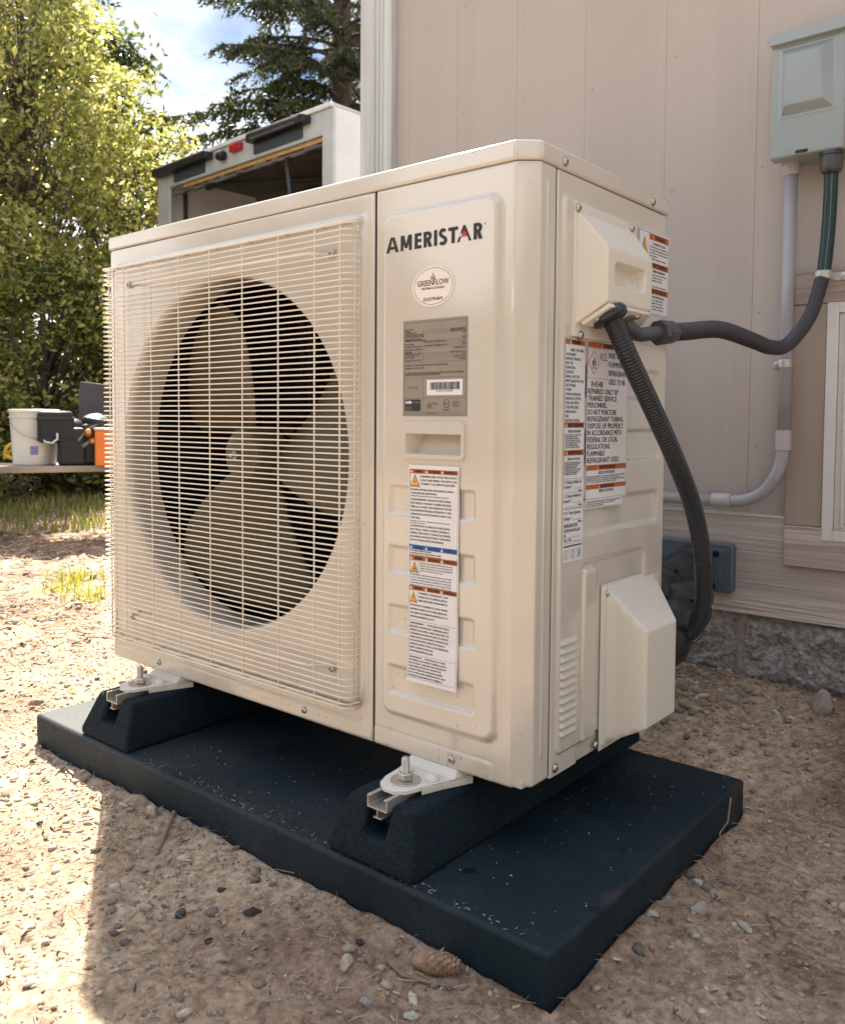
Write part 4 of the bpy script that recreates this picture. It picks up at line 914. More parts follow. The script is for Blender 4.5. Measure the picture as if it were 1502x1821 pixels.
L.poly([(-0.0008, 0.0110), (0.0006, 0.0110), (0, 0.0165)], 7, 2.8)
L.build('installer_sticker', INK)
# rating plate
L = Label((0.7930, -0.0088, 0.6445), (1, 0, 0), (0, 0, 1), (0, -1, 0)); W_, Hh = 0.1140, 0.1345
L.quad(0, 0, W_, Hh, 6, 1); L.frame(0.002, 0.002, W_-0.002, Hh-0.003, 0.0003, 1, 2)
def zq(pix): return (1216-pix)/(1216-150)*Hh     # row height scale of the plate
rows = [(260, 'HEAT PUMP', ''), (282, 'MODEL', 'A5HP2A36A1000AA'), (300, 'POWER SUPPLY', '208/230V~ 60Hz 1Ph'), (322, 'MAXIMUM OVERCURRENT', '45A'), (342, 'PROTECTIVE DEVICE AMP', ''), (368, 'FUSE BREAKER (HACR)', '25A'), (386, 'MINIMUM CIRCUIT AMPACITY', '24A'),
        (425, 'FAN MOTOR', '0.8A'), (452, 'COMPRESSOR MOTOR', '19.0A'), (484, 'MAXIMUM ALLOWABLE', '4.3MPa/550PSIG'), (510, 'PRESSURE', ''), (528, 'REFRIGERANT CHARGE', 'R454B 2.7kg / 95.2 oz'), (552, 'OUTER RESISTANCE', 'IP X4'), (575, 'NET WEIGHT', '82.0kg / 181 lbs'), (604, 'MANUFACTURE DATE', '05/2024')]
for pz, a, b in rows:
    L.text(a, 0.0035, zq(pz), 0.0021, 1, 2, bold=0.00005)
    if b: L.text(b, W_-0.0035, zq(pz), 0.0021, 1, 2, align='r', bold=0.00005)
for pz in (268, 288, 306, 378, 396, 416, 436, 460, 520, 538, 560, 585, 618): L.quad(0.002 if pz > 610 else 0.036, zq(pz), W_-0.002, zq(pz)+0.0002, 1, 2)
for pz in (404, 446): L.text('RATED INPUT CURRENT (R.L.A)', 0.0385, zq(pz), 0.0020, 1, 2, bold=0.00005)
L.quad(0.0370, zq(618), 0.0372, zq(262), 1, 2)
for pz, tx_ in ((658, 'ELECTRICAL CHARACTERISTICS ARE ONLY FOR OUTDOOR UNIT'), (690, 'SUITABLE FOR OUTDOOR USE'), (745, "LES CARACTÉRISTIQUES ÉLECTRIQUES SONT SEULEMENT POUR L'UNITÉ EXTÉRIEURE"), (765, 'CONVIENT POUR UNE UTILISATION EN EXTÉRIEUR')):
    L.text(tx_, 0.0035, zq(pz), 0.0021, 1, 2, width=min(0.105, 0.0015*len(tx_)), bold=0.00005)
for pz in (788, 1016, 1176): L.quad(0.002, zq(pz), W_-0.002, zq(pz)+0.0003, 1, 2)
L.quad(0.0370, zq(1176), 0.0373, zq(788), 1, 2); L.text('SERIAL NUMBER', 0.0195, zq(905), 0.0021, 1, 2, width=0.019, align='c')
L.quad(0.0440, zq(985), 0.1065, zq(815), 0, 2); rb_ = random.Random(4); xq = 0.050
while xq < 0.1005:
    w_ = rb_.choice((0.00035, 0.0005, 0.0009, 0.0014)); L.quad(xq, zq(925), xq+w_, zq(843), 1, 3); xq += w_+rb_.choice((0.0003, 0.0005, 0.0008))
L.text('25254F1L0C0860034', 0.0755, zq(948), 0.0024, 1, 3, width=0.030, align='c')
L.poly([(0.0035+a*0.0295, zq(1160)+b*0.0165) for a, b in ((0.04, 0), (0.96, 0), (1, 0.1), (1, 0.9), (0.96, 1), (0.04, 1), (0, 0.9), (0, 0.1))], 1, 2)
L.text('AHRI', 0.0048, zq(1078), 0.0042, 0, 3, width=0.011, bold=0.0002); L.text('CERTIFIED', 0.0172, zq(1074), 0.0027, 6, 3, width=0.0145)
for i in range(4): L.quad(0.005, zq(1112+i*13), 0.016+0.003*(i % 2), zq(1112+i*13)+0.0004, 6, 3)
cxp, czp = 0.0490, zq(1102)
L.poly([(cxp, czp-0.0056), (cxp+0.0050, czp), (cxp, czp+0.0056), (cxp-0.0050, czp)], 1, 2); L.poly([(cxp, czp-0.0047), (cxp+0.0041, czp), (cxp, czp+0.0047), (cxp-0.0041, czp)], 6, 3); L.poly([(cxp-0.0014, czp-0.002), (cxp+0.0014, czp-0.002), (cxp+0.0012, czp+0.0006), (cxp, czp+0.0024), (cxp-0.0012, czp+0.0006)], 1, 4)
L.text('A2L', 0.0545, zq(1090), 0.0045, 1, 2, width=0.0085)
for i in range(20):
    a, b = 2*math.pi*i/20, 2*math.pi*(i+1)/20; cx2, cz2 = 0.0790, zq(1078)
    L.poly([(cx2+0.0045*math.cos(a), cz2+0.0052*math.sin(a)), (cx2+0.0053*math.cos(a), cz2+0.0060*math.sin(a)), (cx2+0.0053*math.cos(b), cz2+0.0060*math.sin(b)), (cx2+0.0045*math.cos(b), cz2+0.0052*math.sin(b))], 1, 2)
L.text('ETL', 0.0790, zq(1096), 0.0040, 1, 2, align='c', width=0.006); L.text('Intertek', 0.0790, zq(1155), 0.0024, 1, 2, align='c', width=0.010, bold=0.0001)
for i, q in enumerate((0.010, 0.016, 0.009, 0.012, 0.013)): L.quad(0.0895, zq(1060+i*13), 0.0895+q, zq(1060+i*13)+0.0005, 1, 2)
L.text('Trane U.S., Inc.', 0.053, zq(1193), 0.0025, 1, 2, align='c', width=0.019)
L.build('rating_plate', INK)
# long warning sticker on the front
L = Label((0.8060, -0.0092, 0.2655), (1, 0, 0), (0, 0, 1), (0, -1, 0)); W_, Hh = 0.0900, 0.3105; L.sub = 0.003
L.quad(0, 0, W_, Hh, 0, 1); L.frame(0.002, 0.006, W_-0.002, Hh-0.006, 0.0004, 1, 2)
def band(zt, zb, mi, words, lay=2.5):
    L.quad(0.0018, zb, W_-0.0018, zt, mi, lay)
    for j, w_ in enumerate(words):
        cxq = W_*(0.19+0.31*j); L.text(w_, cxq+0.002, zb+(zt-zb)*0.18, (zt-zb)*0.62, 1, 4, align='c', width=(0.016 if j == 0 else 0.021), bold=0.00012)
        L.poly([(cxq-0.0135, zb+(zt-zb)*0.15), (cxq-0.0095, zb+(zt-zb)*0.15), (cxq-0.0115, zb+(zt-zb)*0.85)], 0, 4)
B0 = 0.2655
WD = ('WARNING', 'AVERTISSEMENT', 'ADVERTENCIA')
band(0.5700-B0, 0.5640-B0, 2, WD); band(0.4625-B0, 0.4555-B0, 4, ('AVISO', 'AVIS', 'AVISO')); band(0.4470-B0, 0.4400-B0, 2, WD); band(0.4040-B0, 0.3975-B0, 2, WD)
def lines(txts, z0, dz, size, x=0.004, w=0.080, bold=0.0001):
    for i, t_ in enumerate(txts): L.text(t_, x, z0-dz*i, size, 1, 2, width=min(w, len(t_)*size*0.80), bold=bold)
L.frame(0.0024, 0.5440-B0, 0.0215, 0.5640-B0, 0.0003, 1, 2); L.tri_sign(0.0118, 0.5455-B0, 0.0165, 0.0170, 3, 'bolt')
lines(['WARNING: RISK OF ELECTRIC SHOCK.', 'CAN CAUSE INJURY OR DEATH: DIS-', 'CONNECT ALL REMOTE ELECTRIC'], 0.5585-B0, 0.0052, 0.0028, 0.0228, 0.064)
lines(['POWER SUPPLIES AND DISCHARGE CAPACI-', 'TORS BEFORE SERVICING.'], 0.5395-B0, 0.0050, 0.0027, w=0.078)
lines(['CONTROL PANEL WIRES MUST BE IN PLACE WHEN SYSTEM IS OPERATED.'], 0.5310-B0, 0.004, 0.0016, w=0.068, bold=0.00004)
lines(['AVERTISSEMENT: RISQUE DE DÉCHARGE', 'ÉLECTRIQUE, POUVANT CAUSER DES BLESS-', 'URES OU LA MORT: DÉCONNECTER TOUTES', 'LES ALIMENTATIONS ÉLECTRIQUES ET CON-', 'DENSATEURS DE DÉCHARGE AVANT L’EN-', 'TRETIEN.'], 0.5255-B0, 0.0052, 0.0027, w=0.073)
lines(["LE PANNEAU DU TABLEAU DE COMMANDE DOIT ÊTRE EN PLACE LORSQUE", 'LE SYSTÈME FONCTIONNE.'], 0.4955-B0, 0.0030, 0.0015, w=0.070, bold=0.00004)
lines(['ADVERTENCIA: EL RIESGO DE DESCARGA', 'ELÉCTRICA, PUEDE CAUSAR LESIONES O', 'MUERTE: DESCONECTE TODAS LAS FUENTES', 'DE ALIMENTACIÓN ELÉCTRICA Y DESCARGA', 'CAPACITORES ANTES DE REPARAR.'], 0.4880-B0, 0.0050, 0.0026, w=0.072)
lines(['USE COPPER CONDUCTORS ONLY.', "N'UTILISER QUE DES CONDUCTEURS EN CUIVRE.", 'UTILICE ÚNICAMENTE CONDUCTORES DE COBRE.'], 0.4528-B0+0.0, 0.0034, 0.0018, w=0.056)
L.frame(0.0024, 0.4215-B0, 0.0195, 0.4395-B0, 0.0003, 1, 2); L.tri_sign(0.0110, 0.4228-B0, 0.0150, 0.0150, 3, 'heat')
lines(['WARNING: SYSTEM UNDER HIGH PRESSURE AND CAN CAUSE', 'INJURY OR SERIOUS INJURY, RELIEVE PRESSURE BEFORE', 'OPENING THE SYSTEM. USE ONLY APPROVED REFRIGERANTS', 'AND FOLLOW PROPER PRECAUTIONS.'], 0.4360-B0, 0.0036, 0.0017, 0.0215, 0.058, 0.00005)
lines(['AVERTISSEMENT: LE SYSTÈME EST SOUS HAUTE PRESSION ET PEUT CAUSER', 'LA MORT OU DES BLESSURES GRAVES. RELÂCHER LA PRESSION AVANT', "D'OUVRIR LE SYSTÈME. UTILISER LES RÉFRIGÉRANTS APPROUVÉS.", 'ADVERTENCIA: SISTEMA BAJO ALTA PRESIÓN Y PUEDE CAUSAR LA MUERTE', 'LESIONES GRAVES. ALIVIE LA PRESIÓN ANTES DE ABRIR EL SISTEMA.'], 0.4185-B0, 0.0038, 0.0017, w=0.074, bold=0.00005)
L.frame(0.0024, 0.3790-B0, 0.0180, 0.3970-B0, 0.0003, 1, 2); L.tri_sign(0.0102, 0.3805-B0, 0.0135, 0.0150, 3, 'ex')
lines(['WARNING: THIS PRODUCT CAN', 'EXPOSE YOU TO CHEMICALS INCLU-', 'DING LEAD, WHICH ARE KNOWN TO'], 0.3925-B0, 0.0052, 0.0026, 0.0200, 0.052)
lines(['THE STATE OF CALIFORNIA TO CAUSE CANCER', 'AND BIRTH DEFECTS OR OTHER REPRODUC-', 'TIVE HARM. FOR MORE INFORMATION GO TO', 'WWW.P65WARNINGS.CA.GOV'], 0.3745-B0, 0.0055, 0.0025, w=0.068)
L.quad(0.002, 0.3535-B0, W_-0.002, 0.3538-B0, 1, 2)
lines(['AVERTISSEMENT:      CE PRODUIT PEUT VOUS', 'EXPOSER À DES PRODUITS CHIMIQUES, NOTA-', "MMENT À DU PLOMB, CONNU DANS L'ÉTAT DE", 'CALIFORNIE POUR PROVOQUER UN CANCER,', 'AINSI QUE DES ANOMALIES CONGÉNITALES', 'OU AUTRES EFFETS NÉFASTES POUR LA', 'REPRODUCTION. POUR PLUS DE RENSEIGNE-', 'MENTS, RENDEZ-VOUS SUR', 'WWW.P65WARNINGS.CA.GOV'], 0.3485-B0, 0.0050, 0.0024, w=0.070)
L.quad(0.002, 0.3045-B0, W_-0.002, 0.3048-B0, 1, 2)
lines(['ADVERTENCIA:      ESTE PRODUCTO PUEDE', 'EXPONERLO A SUSTANCIAS QUÍMICAS, INCLU-', 'IDO EL PLOMO, CONOCIDO EN EL ESTADO DE', 'CALIFORNIA POR SER UN CAUSANTE DE', 'CÁNCER Y PRODUCIR ANOMALÍAS CONGÉN-', 'ITAS Y OTROS DAÑOS REPRODUCTIVOS. PARA', 'OBTENER MÁS INFORMACIÓN, DIRÍJASE A'], 0.3000-B0, 0.0044, 0.0022, w=0.068)
# the loose lower edge of the sticker lifts a little
o = L.build('warning_sticker', INK)
for v in o.data.vertices:
    zz = v.co.z+0.15; xx = v.co.x+0.5
    if zz < 0.320: v.co.y -= 1.1*(0.320-zz)**2
    v.co.y -= 0.0005*(1+math.sin(zz*70))
# label A: tall narrow label on the side panel
XL = 1.0050
def side_label(y0, z0): return Label((XL, y0, z0), (0, 1, 0), (0, 0, 1), (1, 0, 0))
L = side_label(0.0785, 0.4450); W_, Hh = 0.0560, 0.3070; A0 = 0.4450
L.quad(0, 0, W_, Hh, 0, 1)
def sband(zt, zb, wd, w, wt):
    L.quad(0.0015, zb-A0, W_-0.0015, zt-A0, 2, 2.5); L.text(wd, W_/2+0.002, zb-A0+(zt-zb)*0.18, (zt-zb)*0.64, 1, 4, align='c', width=wt, bold=0.0002)
    L.poly([(W_/2-wt/2-0.0028, zb-A0+0.001), (W_/2-wt/2+0.0008, zb-A0+0.001), (W_/2-wt/2-0.001, zt-A0-0.001)], 0, 4)
sband(0.7505, 0.7435, 'WARNING', W_, 0.026); sband(0.6375, 0.6300, 'AVERTISSEMENT', W_, 0.042); sband(0.5995, 0.5920, 'ADVERTENCIA', W_, 0.038)
ta = ['RISK OF FIRE', 'AUXILIARY', 'DEVICES WHICH', 'MAY BE', 'IGNITION', 'SOURCES', 'SHALL NOT BE', 'INSTALLED IN THE', 'DUCTWORK,', 'OTHER', 'THAN AUXILIARY', 'DEVICES LISTED', 'FOR USE WITH', 'THE SPECIFIC', 'APPLIANCE.', 'SEE', 'INSTRUCTIONS.']
for i, t_ in enumerate(ta): L.text(t_, 0.0150 if i == 0 else 0.003, 0.7385-0.0043-A0-0.00600*i, 0.0038, 1, 2, width=len(t_)*0.00300, bold=0.00010)
L.text("RISQUE D'INCENDIE", W_/2, 0.6235-A0, 0.0034, 1, 2, width=0.034, align='c', bold=0.0001)
for i in range(8): L.text('TOUS LES APPAREILS AUXILIAIRES QUI'[:34-(i*5) % 9], 0.003, 0.6195-A0-0.0025*i, 0.0017, 1, 2, width=0.044-0.0035*((i*3) % 4), bold=0.00006)
L.text('RIESGO DE FUEGO', W_/2, 0.5855-A0, 0.0034, 1, 2, width=0.034, align='c', bold=0.0001)
for i in range(8): L.text('SI TIENEN DISPOSITIVOS AUXILIARES QUE'[:37-(i*4) % 11], 0.003, 0.5815-A0-0.0023*i, 0.0016, 1, 2, width=0.045-0.004*((i*5) % 4), bold=0.00006)
L.frame(0.0012, 0.5600-A0, W_-0.0012, 0.7515-A0, 0.0003, 1, 1.8)
for t_, z_ in (('① Charge Added at', 0.5535), ('Factory =  ________', 0.5470), ('② Charge Added at', 0.5345), ('Install =  ________', 0.5275), ('①+② Total System', 0.5110), ('Charge =  ________', 0.5035), ('REFRIGERATION', 0.4930), ('SYSTEM INSTALLED', 0.4865), ('BY _____________', 0.4795), ('TEL. NO. ________', 0.4735)):
    L.text(t_.replace('①', '1').replace('②', '2'), 0.0035, z_-A0, 0.0042, 1, 2, width=min(0.046, len(t_)*0.0028), bold=0.0001)
for z_ in (0.5410, 0.5215, 0.4980): L.text('lb/oz', W_-0.014, z_-A0, 0.0036, 1, 2, width=0.010, bold=0.0001); L.quad(0.006, z_-A0, W_-0.016, z_-A0+0.0003, 1, 2)
for z_, w_ in ((0.5575, 0.0003), (0.5185, 0.0009), (0.4710, 0.0004), (0.4660, 0.0020)): L.quad(0.003, z_-A0, W_-0.003, z_-A0+w_, 1, 2)
for xx in (0.010, 0.028, 0.045): L.frame(xx-0.0055, 0.4500-A0, xx-0.0003, 0.4615-A0, 0.0005, 1, 2); L.frame(xx+0.0003, 0.4500-A0, xx+0.0055, 0.4615-A0, 0.0005, 1, 2)
L.text('i', 0.0468, 0.4530-A0, 0.006, 1, 2, bold=0.0002)
L.build('charge_label', INK)
# label B: flammable refrigerant
L = side_label(0.1395, 0.5265); W_, Hh = 0.1260, 0.2265; A0 = 0.5265
L.quad(0, 0, W_, Hh, 0, 1); L.frame(0.0015, 0.0015, W_-0.0015, Hh-0.002, 0.0004, 1, 2)
def bband(zt, zb, wd, wt):
    L.quad(0.0015, zb-A0, W_-0.0015, zt-A0, 2, 2.5); L.text(wd, W_/2+0.002, zb-A0+(zt-zb)*0.18, (zt-zb)*0.64, 1, 4, align='c', width=wt, bold=0.0002)
    L.poly([(W_/2-wt/2-0.0038, zb-A0+0.001), (W_/2-wt/2+0.0008, zb-A0+0.001), (W_/2-wt/2-0.0015, zt-A0-0.001)], 3, 4)
bband(0.7515, 0.7435, 'WARNING', 0.038); bband(0.5765, 0.5690, 'AVERTISSEMENT', 0.052); bband(0.5485, 0.5420, 'ADVERTENCIA', 0.042)
L.frame(0.0025, 0.7000-A0, 0.0600, 0.7430-A0, 0.0003, 1, 2)
dcx, dcz = 0.0195, 0.7225-A0
L.poly([(dcx, dcz-0.0175), (dcx+0.0165, dcz), (dcx, dcz+0.0175), (dcx-0.0165, dcz)], 5, 2); L.poly([(dcx, dcz-0.0160), (dcx+0.0150, dcz), (dcx, dcz+0.0160), (dcx-0.0150, dcz)], 0, 3)
L.poly([(dcx-0.0052, dcz-0.0035), (dcx-0.0030, dcz-0.0055), (dcx+0.0030, dcz-0.0055), (dcx+0.0055, dcz-0.0030), (dcx+0.0062, dcz+0.0020), (dcx+0.0035, dcz), (dcx+0.0030, dcz+0.0040), (dcx+0.0005, dcz+0.0085), (dcx-0.0010, dcz+0.0040), (dcx-0.0030, dcz+0.0010), (dcx-0.0058, dcz+0.0030)], 1, 4)
L.poly([(dcx-0.0022, dcz-0.0040), (dcx+0.0018, dcz-0.0045), (dcx+0.0022, dcz-0.0010), (dcx, dcz+0.0020)], 0, 5); L.quad(dcx-0.006, dcz-0.0085, dcx+0.006, dcz-0.0072, 1, 4)
L.text('A2L', 0.0365, 0.7265-A0, 0.0110, 1, 2, width=0.0225)
for i, t_ in enumerate(('RISK OF FIRE', 'FLAMMABLE', 'REFRIGERANT', 'USED. TO BE')): L.text(t_, 0.0640, (0.7310-0.0127*i)-A0, 0.0078, 1, 2, width=(0.060, 0.054, 0.058, 0.052)[i], bold=0.00016)
L.text('R454B', 0.0130, 0.6880-A0, 0.0082, 1, 2, width=0.034, bold=0.00016)
for i, t_ in enumerate(('REPAIRED ONLY BY', 'TRAINED SERVICE', 'PERSONNEL.', 'DO NOT PUNCTURE', 'REFRIGERANT TUBING.', 'DISPOSE OF PROPERLY', 'IN ACCORDANCE WITH', 'FEDERAL OR LOCAL', 'REGULATIONS.', 'FLAMMABLE', 'REFRIGERANT USED.')):
    L.text(t_, 0.0035, (0.6780-0.00985*i)-A0, 0.0076, 1, 2, width=len(t_)*0.00575, bold=0.00018)
L.text("RISQUE D'INCENDIE", W_/2, 0.5630-A0, 0.0044, 1, 2, width=0.050, align='c', bold=0.0001)
for i in range(4): L.text(('RÉFRIGÉRANT INFLAMMABLE. À FAIRE RÉPARER UNIQUEMENT PAR UN TECHNICIEN', 'PROFESSIONNEL QUALIFIÉ. NE PAS PERCER LES TUBES. ÉLIMINER', 'CORRECTEMENT LE PRODUIT CONFORMÉMENT AUX RÈGLEMENTATIONS FÉDÉRALES', 'OU LOCALES. RÉFRIGÉRANT INFLAMMABLE UTILISÉ.')[i], 0.003, (0.5590-0.0027*i)-A0, 0.0018, 1, 2, width=(0.116, 0.100, 0.118, 0.090)[i], bold=0.00005)
L.text('RIESGO DE FUEGO', W_/2, 0.5365-A0, 0.0042, 1, 2, width=0.045, align='c', bold=0.0001)
L.build('refrigerant_label', INK)
L = side_label(0.1365, 0.5140); L.quad(0, 0, 0.1170, 0.0123, 0, 1)
for i in range(3): L.text(('SE UTILIZA REFRIGERANTE INFLAMABLE. SOLO DEBE REPARARLO PERSONAL', 'DE ACUERDO CON LAS REGULACIONES LOCALES O FEDERALES.', 'SE UTILIZA REFRIGERANTE INFLAMABLE.')[i], 0.003, 0.0090-0.0030*i, 0.0018, 1, 2, width=(0.11, 0.09, 0.055)[i], bold=0.00005)
L.quad(0.001, 0.0010, 0.116, 0.0013, 1, 2); L.build('refrigerant_label', INK)
# label C: voltage warning, upper right of the side panel
L = side_label(0.2935, 0.8080); W_, Hh = 0.1090, 0.1285; A0 = 0.8080
L.quad(0, 0, W_, Hh, 0, 1); L.frame(0.0015, 0.0015, W_-0.0015, Hh-0.0025, 0.0004, 1, 2)
L.frame(0.0015, 0.8900-A0, 0.0365, 0.9345-A0, 0.0003, 1, 2.2); L.tri_sign(0.0195, 0.8935-A0, 0.0290, 0.0330, 3, 'bolt')
for zt, zb, wd, wt, xl in ((0.9335, 0.9240, 'WARNING', 0.040, 0.037), (0.8895, 0.8805, 'AVERTISSEMENT', 0.062, 0.0015), (0.8495, 0.8405, 'ADVERTENCIA', 0.055, 0.0015)):
    L.quad(xl, zb-A0, W_-0.0015, zt-A0, 2, 2.5); cc = (0.075 if xl > 0.01 else 0.072); L.text(wd, cc, zb-A0+0.0018, 0.0058, 1, 4, width=wt, align='c', bold=0.0002)
    L.poly([(cc-wt/2-0.0060, zb-A0+0.0018), (cc-wt/2-0.0012, zb-A0+0.0018), (cc-wt/2-0.0036, zb-A0+0.0070)], 3, 4)
for zz, txs in ((0.9170, ('HAZARDOUS VOLTAGE!', 'Voltage may be present with power off', 'due to high windage rotating fan motors. See', 'Service Facts or Technical Manual for', 'instructions.', 'This Warning could result in property damage', 'or death.')), (0.8745, ('TENSION DANGEREUSE!', 'Une tension dangereuse peut être présente même', 'après coupure car le ventilateur tourne', "d'entraînement ou le manuel technique.", '', 'Cet avertissement peut provoquer des blessures', 'graves ou la mort.')), (0.8345, ('¡VOLTAJE PELIGROSO!', 'Puede estar presente con la alimentación', 'apagada debido al ventilador. Consulte el', 'manual técnico para ver las instrucciones.', 'La advertencia puede resultar en lesiones'))):
    for i, t_ in enumerate(txs):
        if not t_: continue
        xl = 0.039 if zz > 0.9 and i < 5 else 0.004
        if i == 0: L.text(t_, 0.072, zz-A0, 0.0036, 1, 2, width=0.046, align='c', bold=0.0001)
        else: L.text(t_, xl, zz-A0-0.0046*i, 0.0024, 1, 2, width=min(W_-0.004-xl, len(t_)*0.0021), bold=0.00012)
L.build('voltage_label', INK)

# ------------------------------------------------------------------ smooth curves
def catmull(P, n=14):
    P = [Vector(p) for p in P]; P = [P[0]*2-P[1]]+P+[P[-1]*2-P[-2]]; out = []
    for i in range(1, len(P)-2):
        for k in range(n):
            t = k/n; a, b, c, d = P[i-1:i+3]
            out.append(0.5*((2*b)+(c-a)*t+(2*a-5*b+4*c-d)*t*t+(3*b-3*c+d-a)*t**3))
    out.append(P[-2]); return out
def resample(P, step):
    out = [P[0]]; acc = 0
    for a, b in zip(P[:-1], P[1:]):
        d = (b-a).length; t = step-acc
        while t <= d: out.append(a.lerp(b, t/d)); t += step
        acc = (acc+d) % step if d else acc
    return out
# black flexible conduit looping from the electrical cover to the pipe bundle
cpath = catmull([(1.030, 0.142, 0.795), (1.033, 0.158, 0.780), (1.047, 0.187, 0.725), (1.058, 0.240, 0.657), (1.068, 0.300, 0.582), (1.072, 0.360, 0.508), (1.071, 0.403, 0.432), (1.062, 0.436, 0.354), (1.046, 0.450, 0.300), (1.022, 0.452, 0.276), (1.000, 0.462, 0.284), (0.985, 0.490, 0.310)], 12)
cp = resample(cpath, 0.0010); rr = [(0.0143, 0.0143, 0.0138, 0.0135, 0.0138)[i % 5] for i in range(len(cp))]
cond = root('flexible_conduit', (1.03, 0.142, 0.795), 'thick black ribbed conduit looping down from the electrical cover to the pipes', 'conduit')
cm = MB(); cm.tube(cp, rr, 20); part(cm, 'hose', CONDB, cond, (1.03, 0.142, 0.795), ang=180)
gr_ = MB(); gr_.lathe([(0.0155, -0.010), (0.024, -0.008), (0.0265, -0.002), (0.0250, 0.006), (0.019, 0.009)], (1.0325, 0.150, 0.7845), (0.45, 0.15, -0.88), 28); part(gr_, 'grommet', CONDB, cond, (1.03, 0.142, 0.795), ang=180)
# grey flexible conduit from the cover over to the disconnect box
g2 = root('flexible_conduit', (1.03, 0.20, 0.78), 'thin grey liquid tight conduit curving from elbow fitting up to the grey box', 'conduit')
GO = (1.03, 0.20, 0.78)
elb = catmull([(1.032, 0.200, 0.785), (1.036, 0.208, 0.772), (1.042, 0.224, 0.765), (1.050, 0.246, 0.768), (1.056, 0.262, 0.770)], 8)
e = MB(); e.tube(elb, 0.0105, 20); e.lathe([(0.0125, 0), (0.0135, 0.002), (0.0135, 0.006), (0.0115, 0.008)], (1.031, 0.198, 0.788), (0.3, 0.2, -0.93), 24); part(e, 'elbow', FITG, g2, GO, ang=50)
d_ = Vector((0.012, 0.060, 0.006)).normalized()
e = MB(); o_ = Vector((1.0545, 0.258, 0.7695)); e.lathe([(0.0125, 0), (0.0185, 0.001), (0.0195, 0.004), (0.0195, 0.011), (0.0175, 0.013)], o_, d_, 8, phase=0.3)
e.lathe([(0.0150, 0.013), (0.0150, 0.016)], o_, d_, 20); e.lathe([(0.0165, 0.016), (0.0175, 0.018), (0.0170, 0.036), (0.0135, 0.041), (0.0130, 0.044)], o_, d_, 8, phase=0.1); part(e, 'compression_nut', FITG, g2, GO, ang=25)
s0 = o_+d_*0.042
gp = catmull([s0, s0+d_*0.03, (1.082, 0.430, 0.787), (1.079, 0.590, 0.782), (1.075, 0.700, 0.778), (1.080, 0.785, 0.790), (1.092, 0.880, 0.852), (1.101, 0.932, 0.940)], 16)
gp = resample(gp, 0.0009); rr = [(0.0138, 0.0138, 0.0131, 0.0128, 0.0131)[i % 5] for i in range(len(gp))]; e = MB(); e.tube(gp, rr, 18); part(e, 'hose', CONDG, g2, GO, ang=180)
TEAL = mat('teal_tinted_conduit', (0.003, 0.024, 0.030), 0.30, bump=0.2, bscale=60, bdist=0.001)
top_ = resample(catmull([(1.101, 0.932, 0.940), (1.105, 0.936, 1.00), (1.109, 0.934, 1.08), (1.112, 0.925, 1.172)], 16), 0.0012)
e = MB(); e.tube(top_, [0.0132 if i % 3 else 0.0138 for i in range(len(top_))], 18); part(e, 'upper_hose', TEAL, g2, GO, ang=180)
# printed dashes along the conduit
e = MB()
for i in range(4, len(top_)-6, 3):
    p = top_[i]+Vector((0.0048, -0.0133, 0)); e.box((p.x-0.0006, p.y-0.0004, p.z-0.0005), (p.x+0.0006, p.y+0.0006, p.z+0.0012))
    if i % 6 == 0:
        p = top_[i]+Vector((-0.0048, -0.0133, 0)); e.box((p.x-0.0003, p.y-0.0004, p.z-0.0005), (p.x+0.0003, p.y+0.0006, p.z+0.0012))
part(e, 'printed_marks', mat('pale_print', (0.25, 0.38, 0.38), 0.5), g2, GO, smooth=False)
e = MB(); e.lathe([(0.021, 0.0), (0.0225, 0.003), (0.0225, 0.010), (0.0205, 0.011), (0.0215, 0.013), (0.0215, 0.036), (0.0185, 0.043), (0.0140, 0.046)], (1.1115, 0.925, 1.1835), (0, 0, -1), 32); part(e, 'hub_fitting', FITG, g2, GO, ang=50)

# rigid PVC conduit
PO = (1.020, 0.963, 1.19)
pv = root('pvc_conduit', PO, 'rigid grey plastic conduit with elbow running down the wall from the grey box', 'conduit')
e = MB(); e.tube([(1.024, 0.963, 1.180), (1.0225, 0.963, 0.612)], 0.0133, 22); part(e, 'straight_pipe', PVC, pv, PO, ang=180)
e = MB(); e.lathe([(0.0165, 0), (0.0165, 0.012), (0.0155, 0.026), (0.0140, 0.028)], (1.024, 0.963, 1.186), (0, 0, -1), 24)
for i in range(12):
    a = 2*math.pi*i/12; e.box((1.024+0.0160*math.cos(a)-0.0010, 0.963+0.0160*math.sin(a)-0.0010, 1.162), (1.024+0.0160*math.cos(a)+0.0010, 0.963+0.0160*math.sin(a)+0.0010, 1.184))
part(e, 'threaded_adapter', PVCL, pv, PO, ang=40)
bend = catmull([(1.0225, 0.963, 0.610), (1.0220, 0.963, 0.585), (1.013, 0.963, 0.535), (0.985, 0.963, 0.490), (0.945, 0.963, 0.468), (0.900, 0.963, 0.463), (0.87, 0.963, 0.463)], 10)
e = MB(); e.tube(bend, 0.0132, 22); part(e, 'elbow_pipe', PVC, pv, PO, ang=180)
e = MB(); e.lathe([(0.0142, 0), (0.0160, 0.001), (0.0160, 0.042), (0.0142, 0.043)], (1.0222, 0.963, 0.622), (0, 0, -1), 24); part(e, 'coupling', PVCL, pv, PO, ang=50)
e = MB(); e.lathe([(0.0142, 0), (0.0160, 0.001), (0.0160, 0.042), (0.0142, 0.043)], (0.914, 0.963, 0.464), (-1, 0, 0.0), 24); part(e, 'coupling', PVCL, pv, PO, ang=50)
e = MB(); e.tube([(0.875, 0.963, 0.463), (0.30, 0.963, 0.460)], 0.0133, 22); part(e, 'straight_pipe', PVC, pv, PO, ang=180)
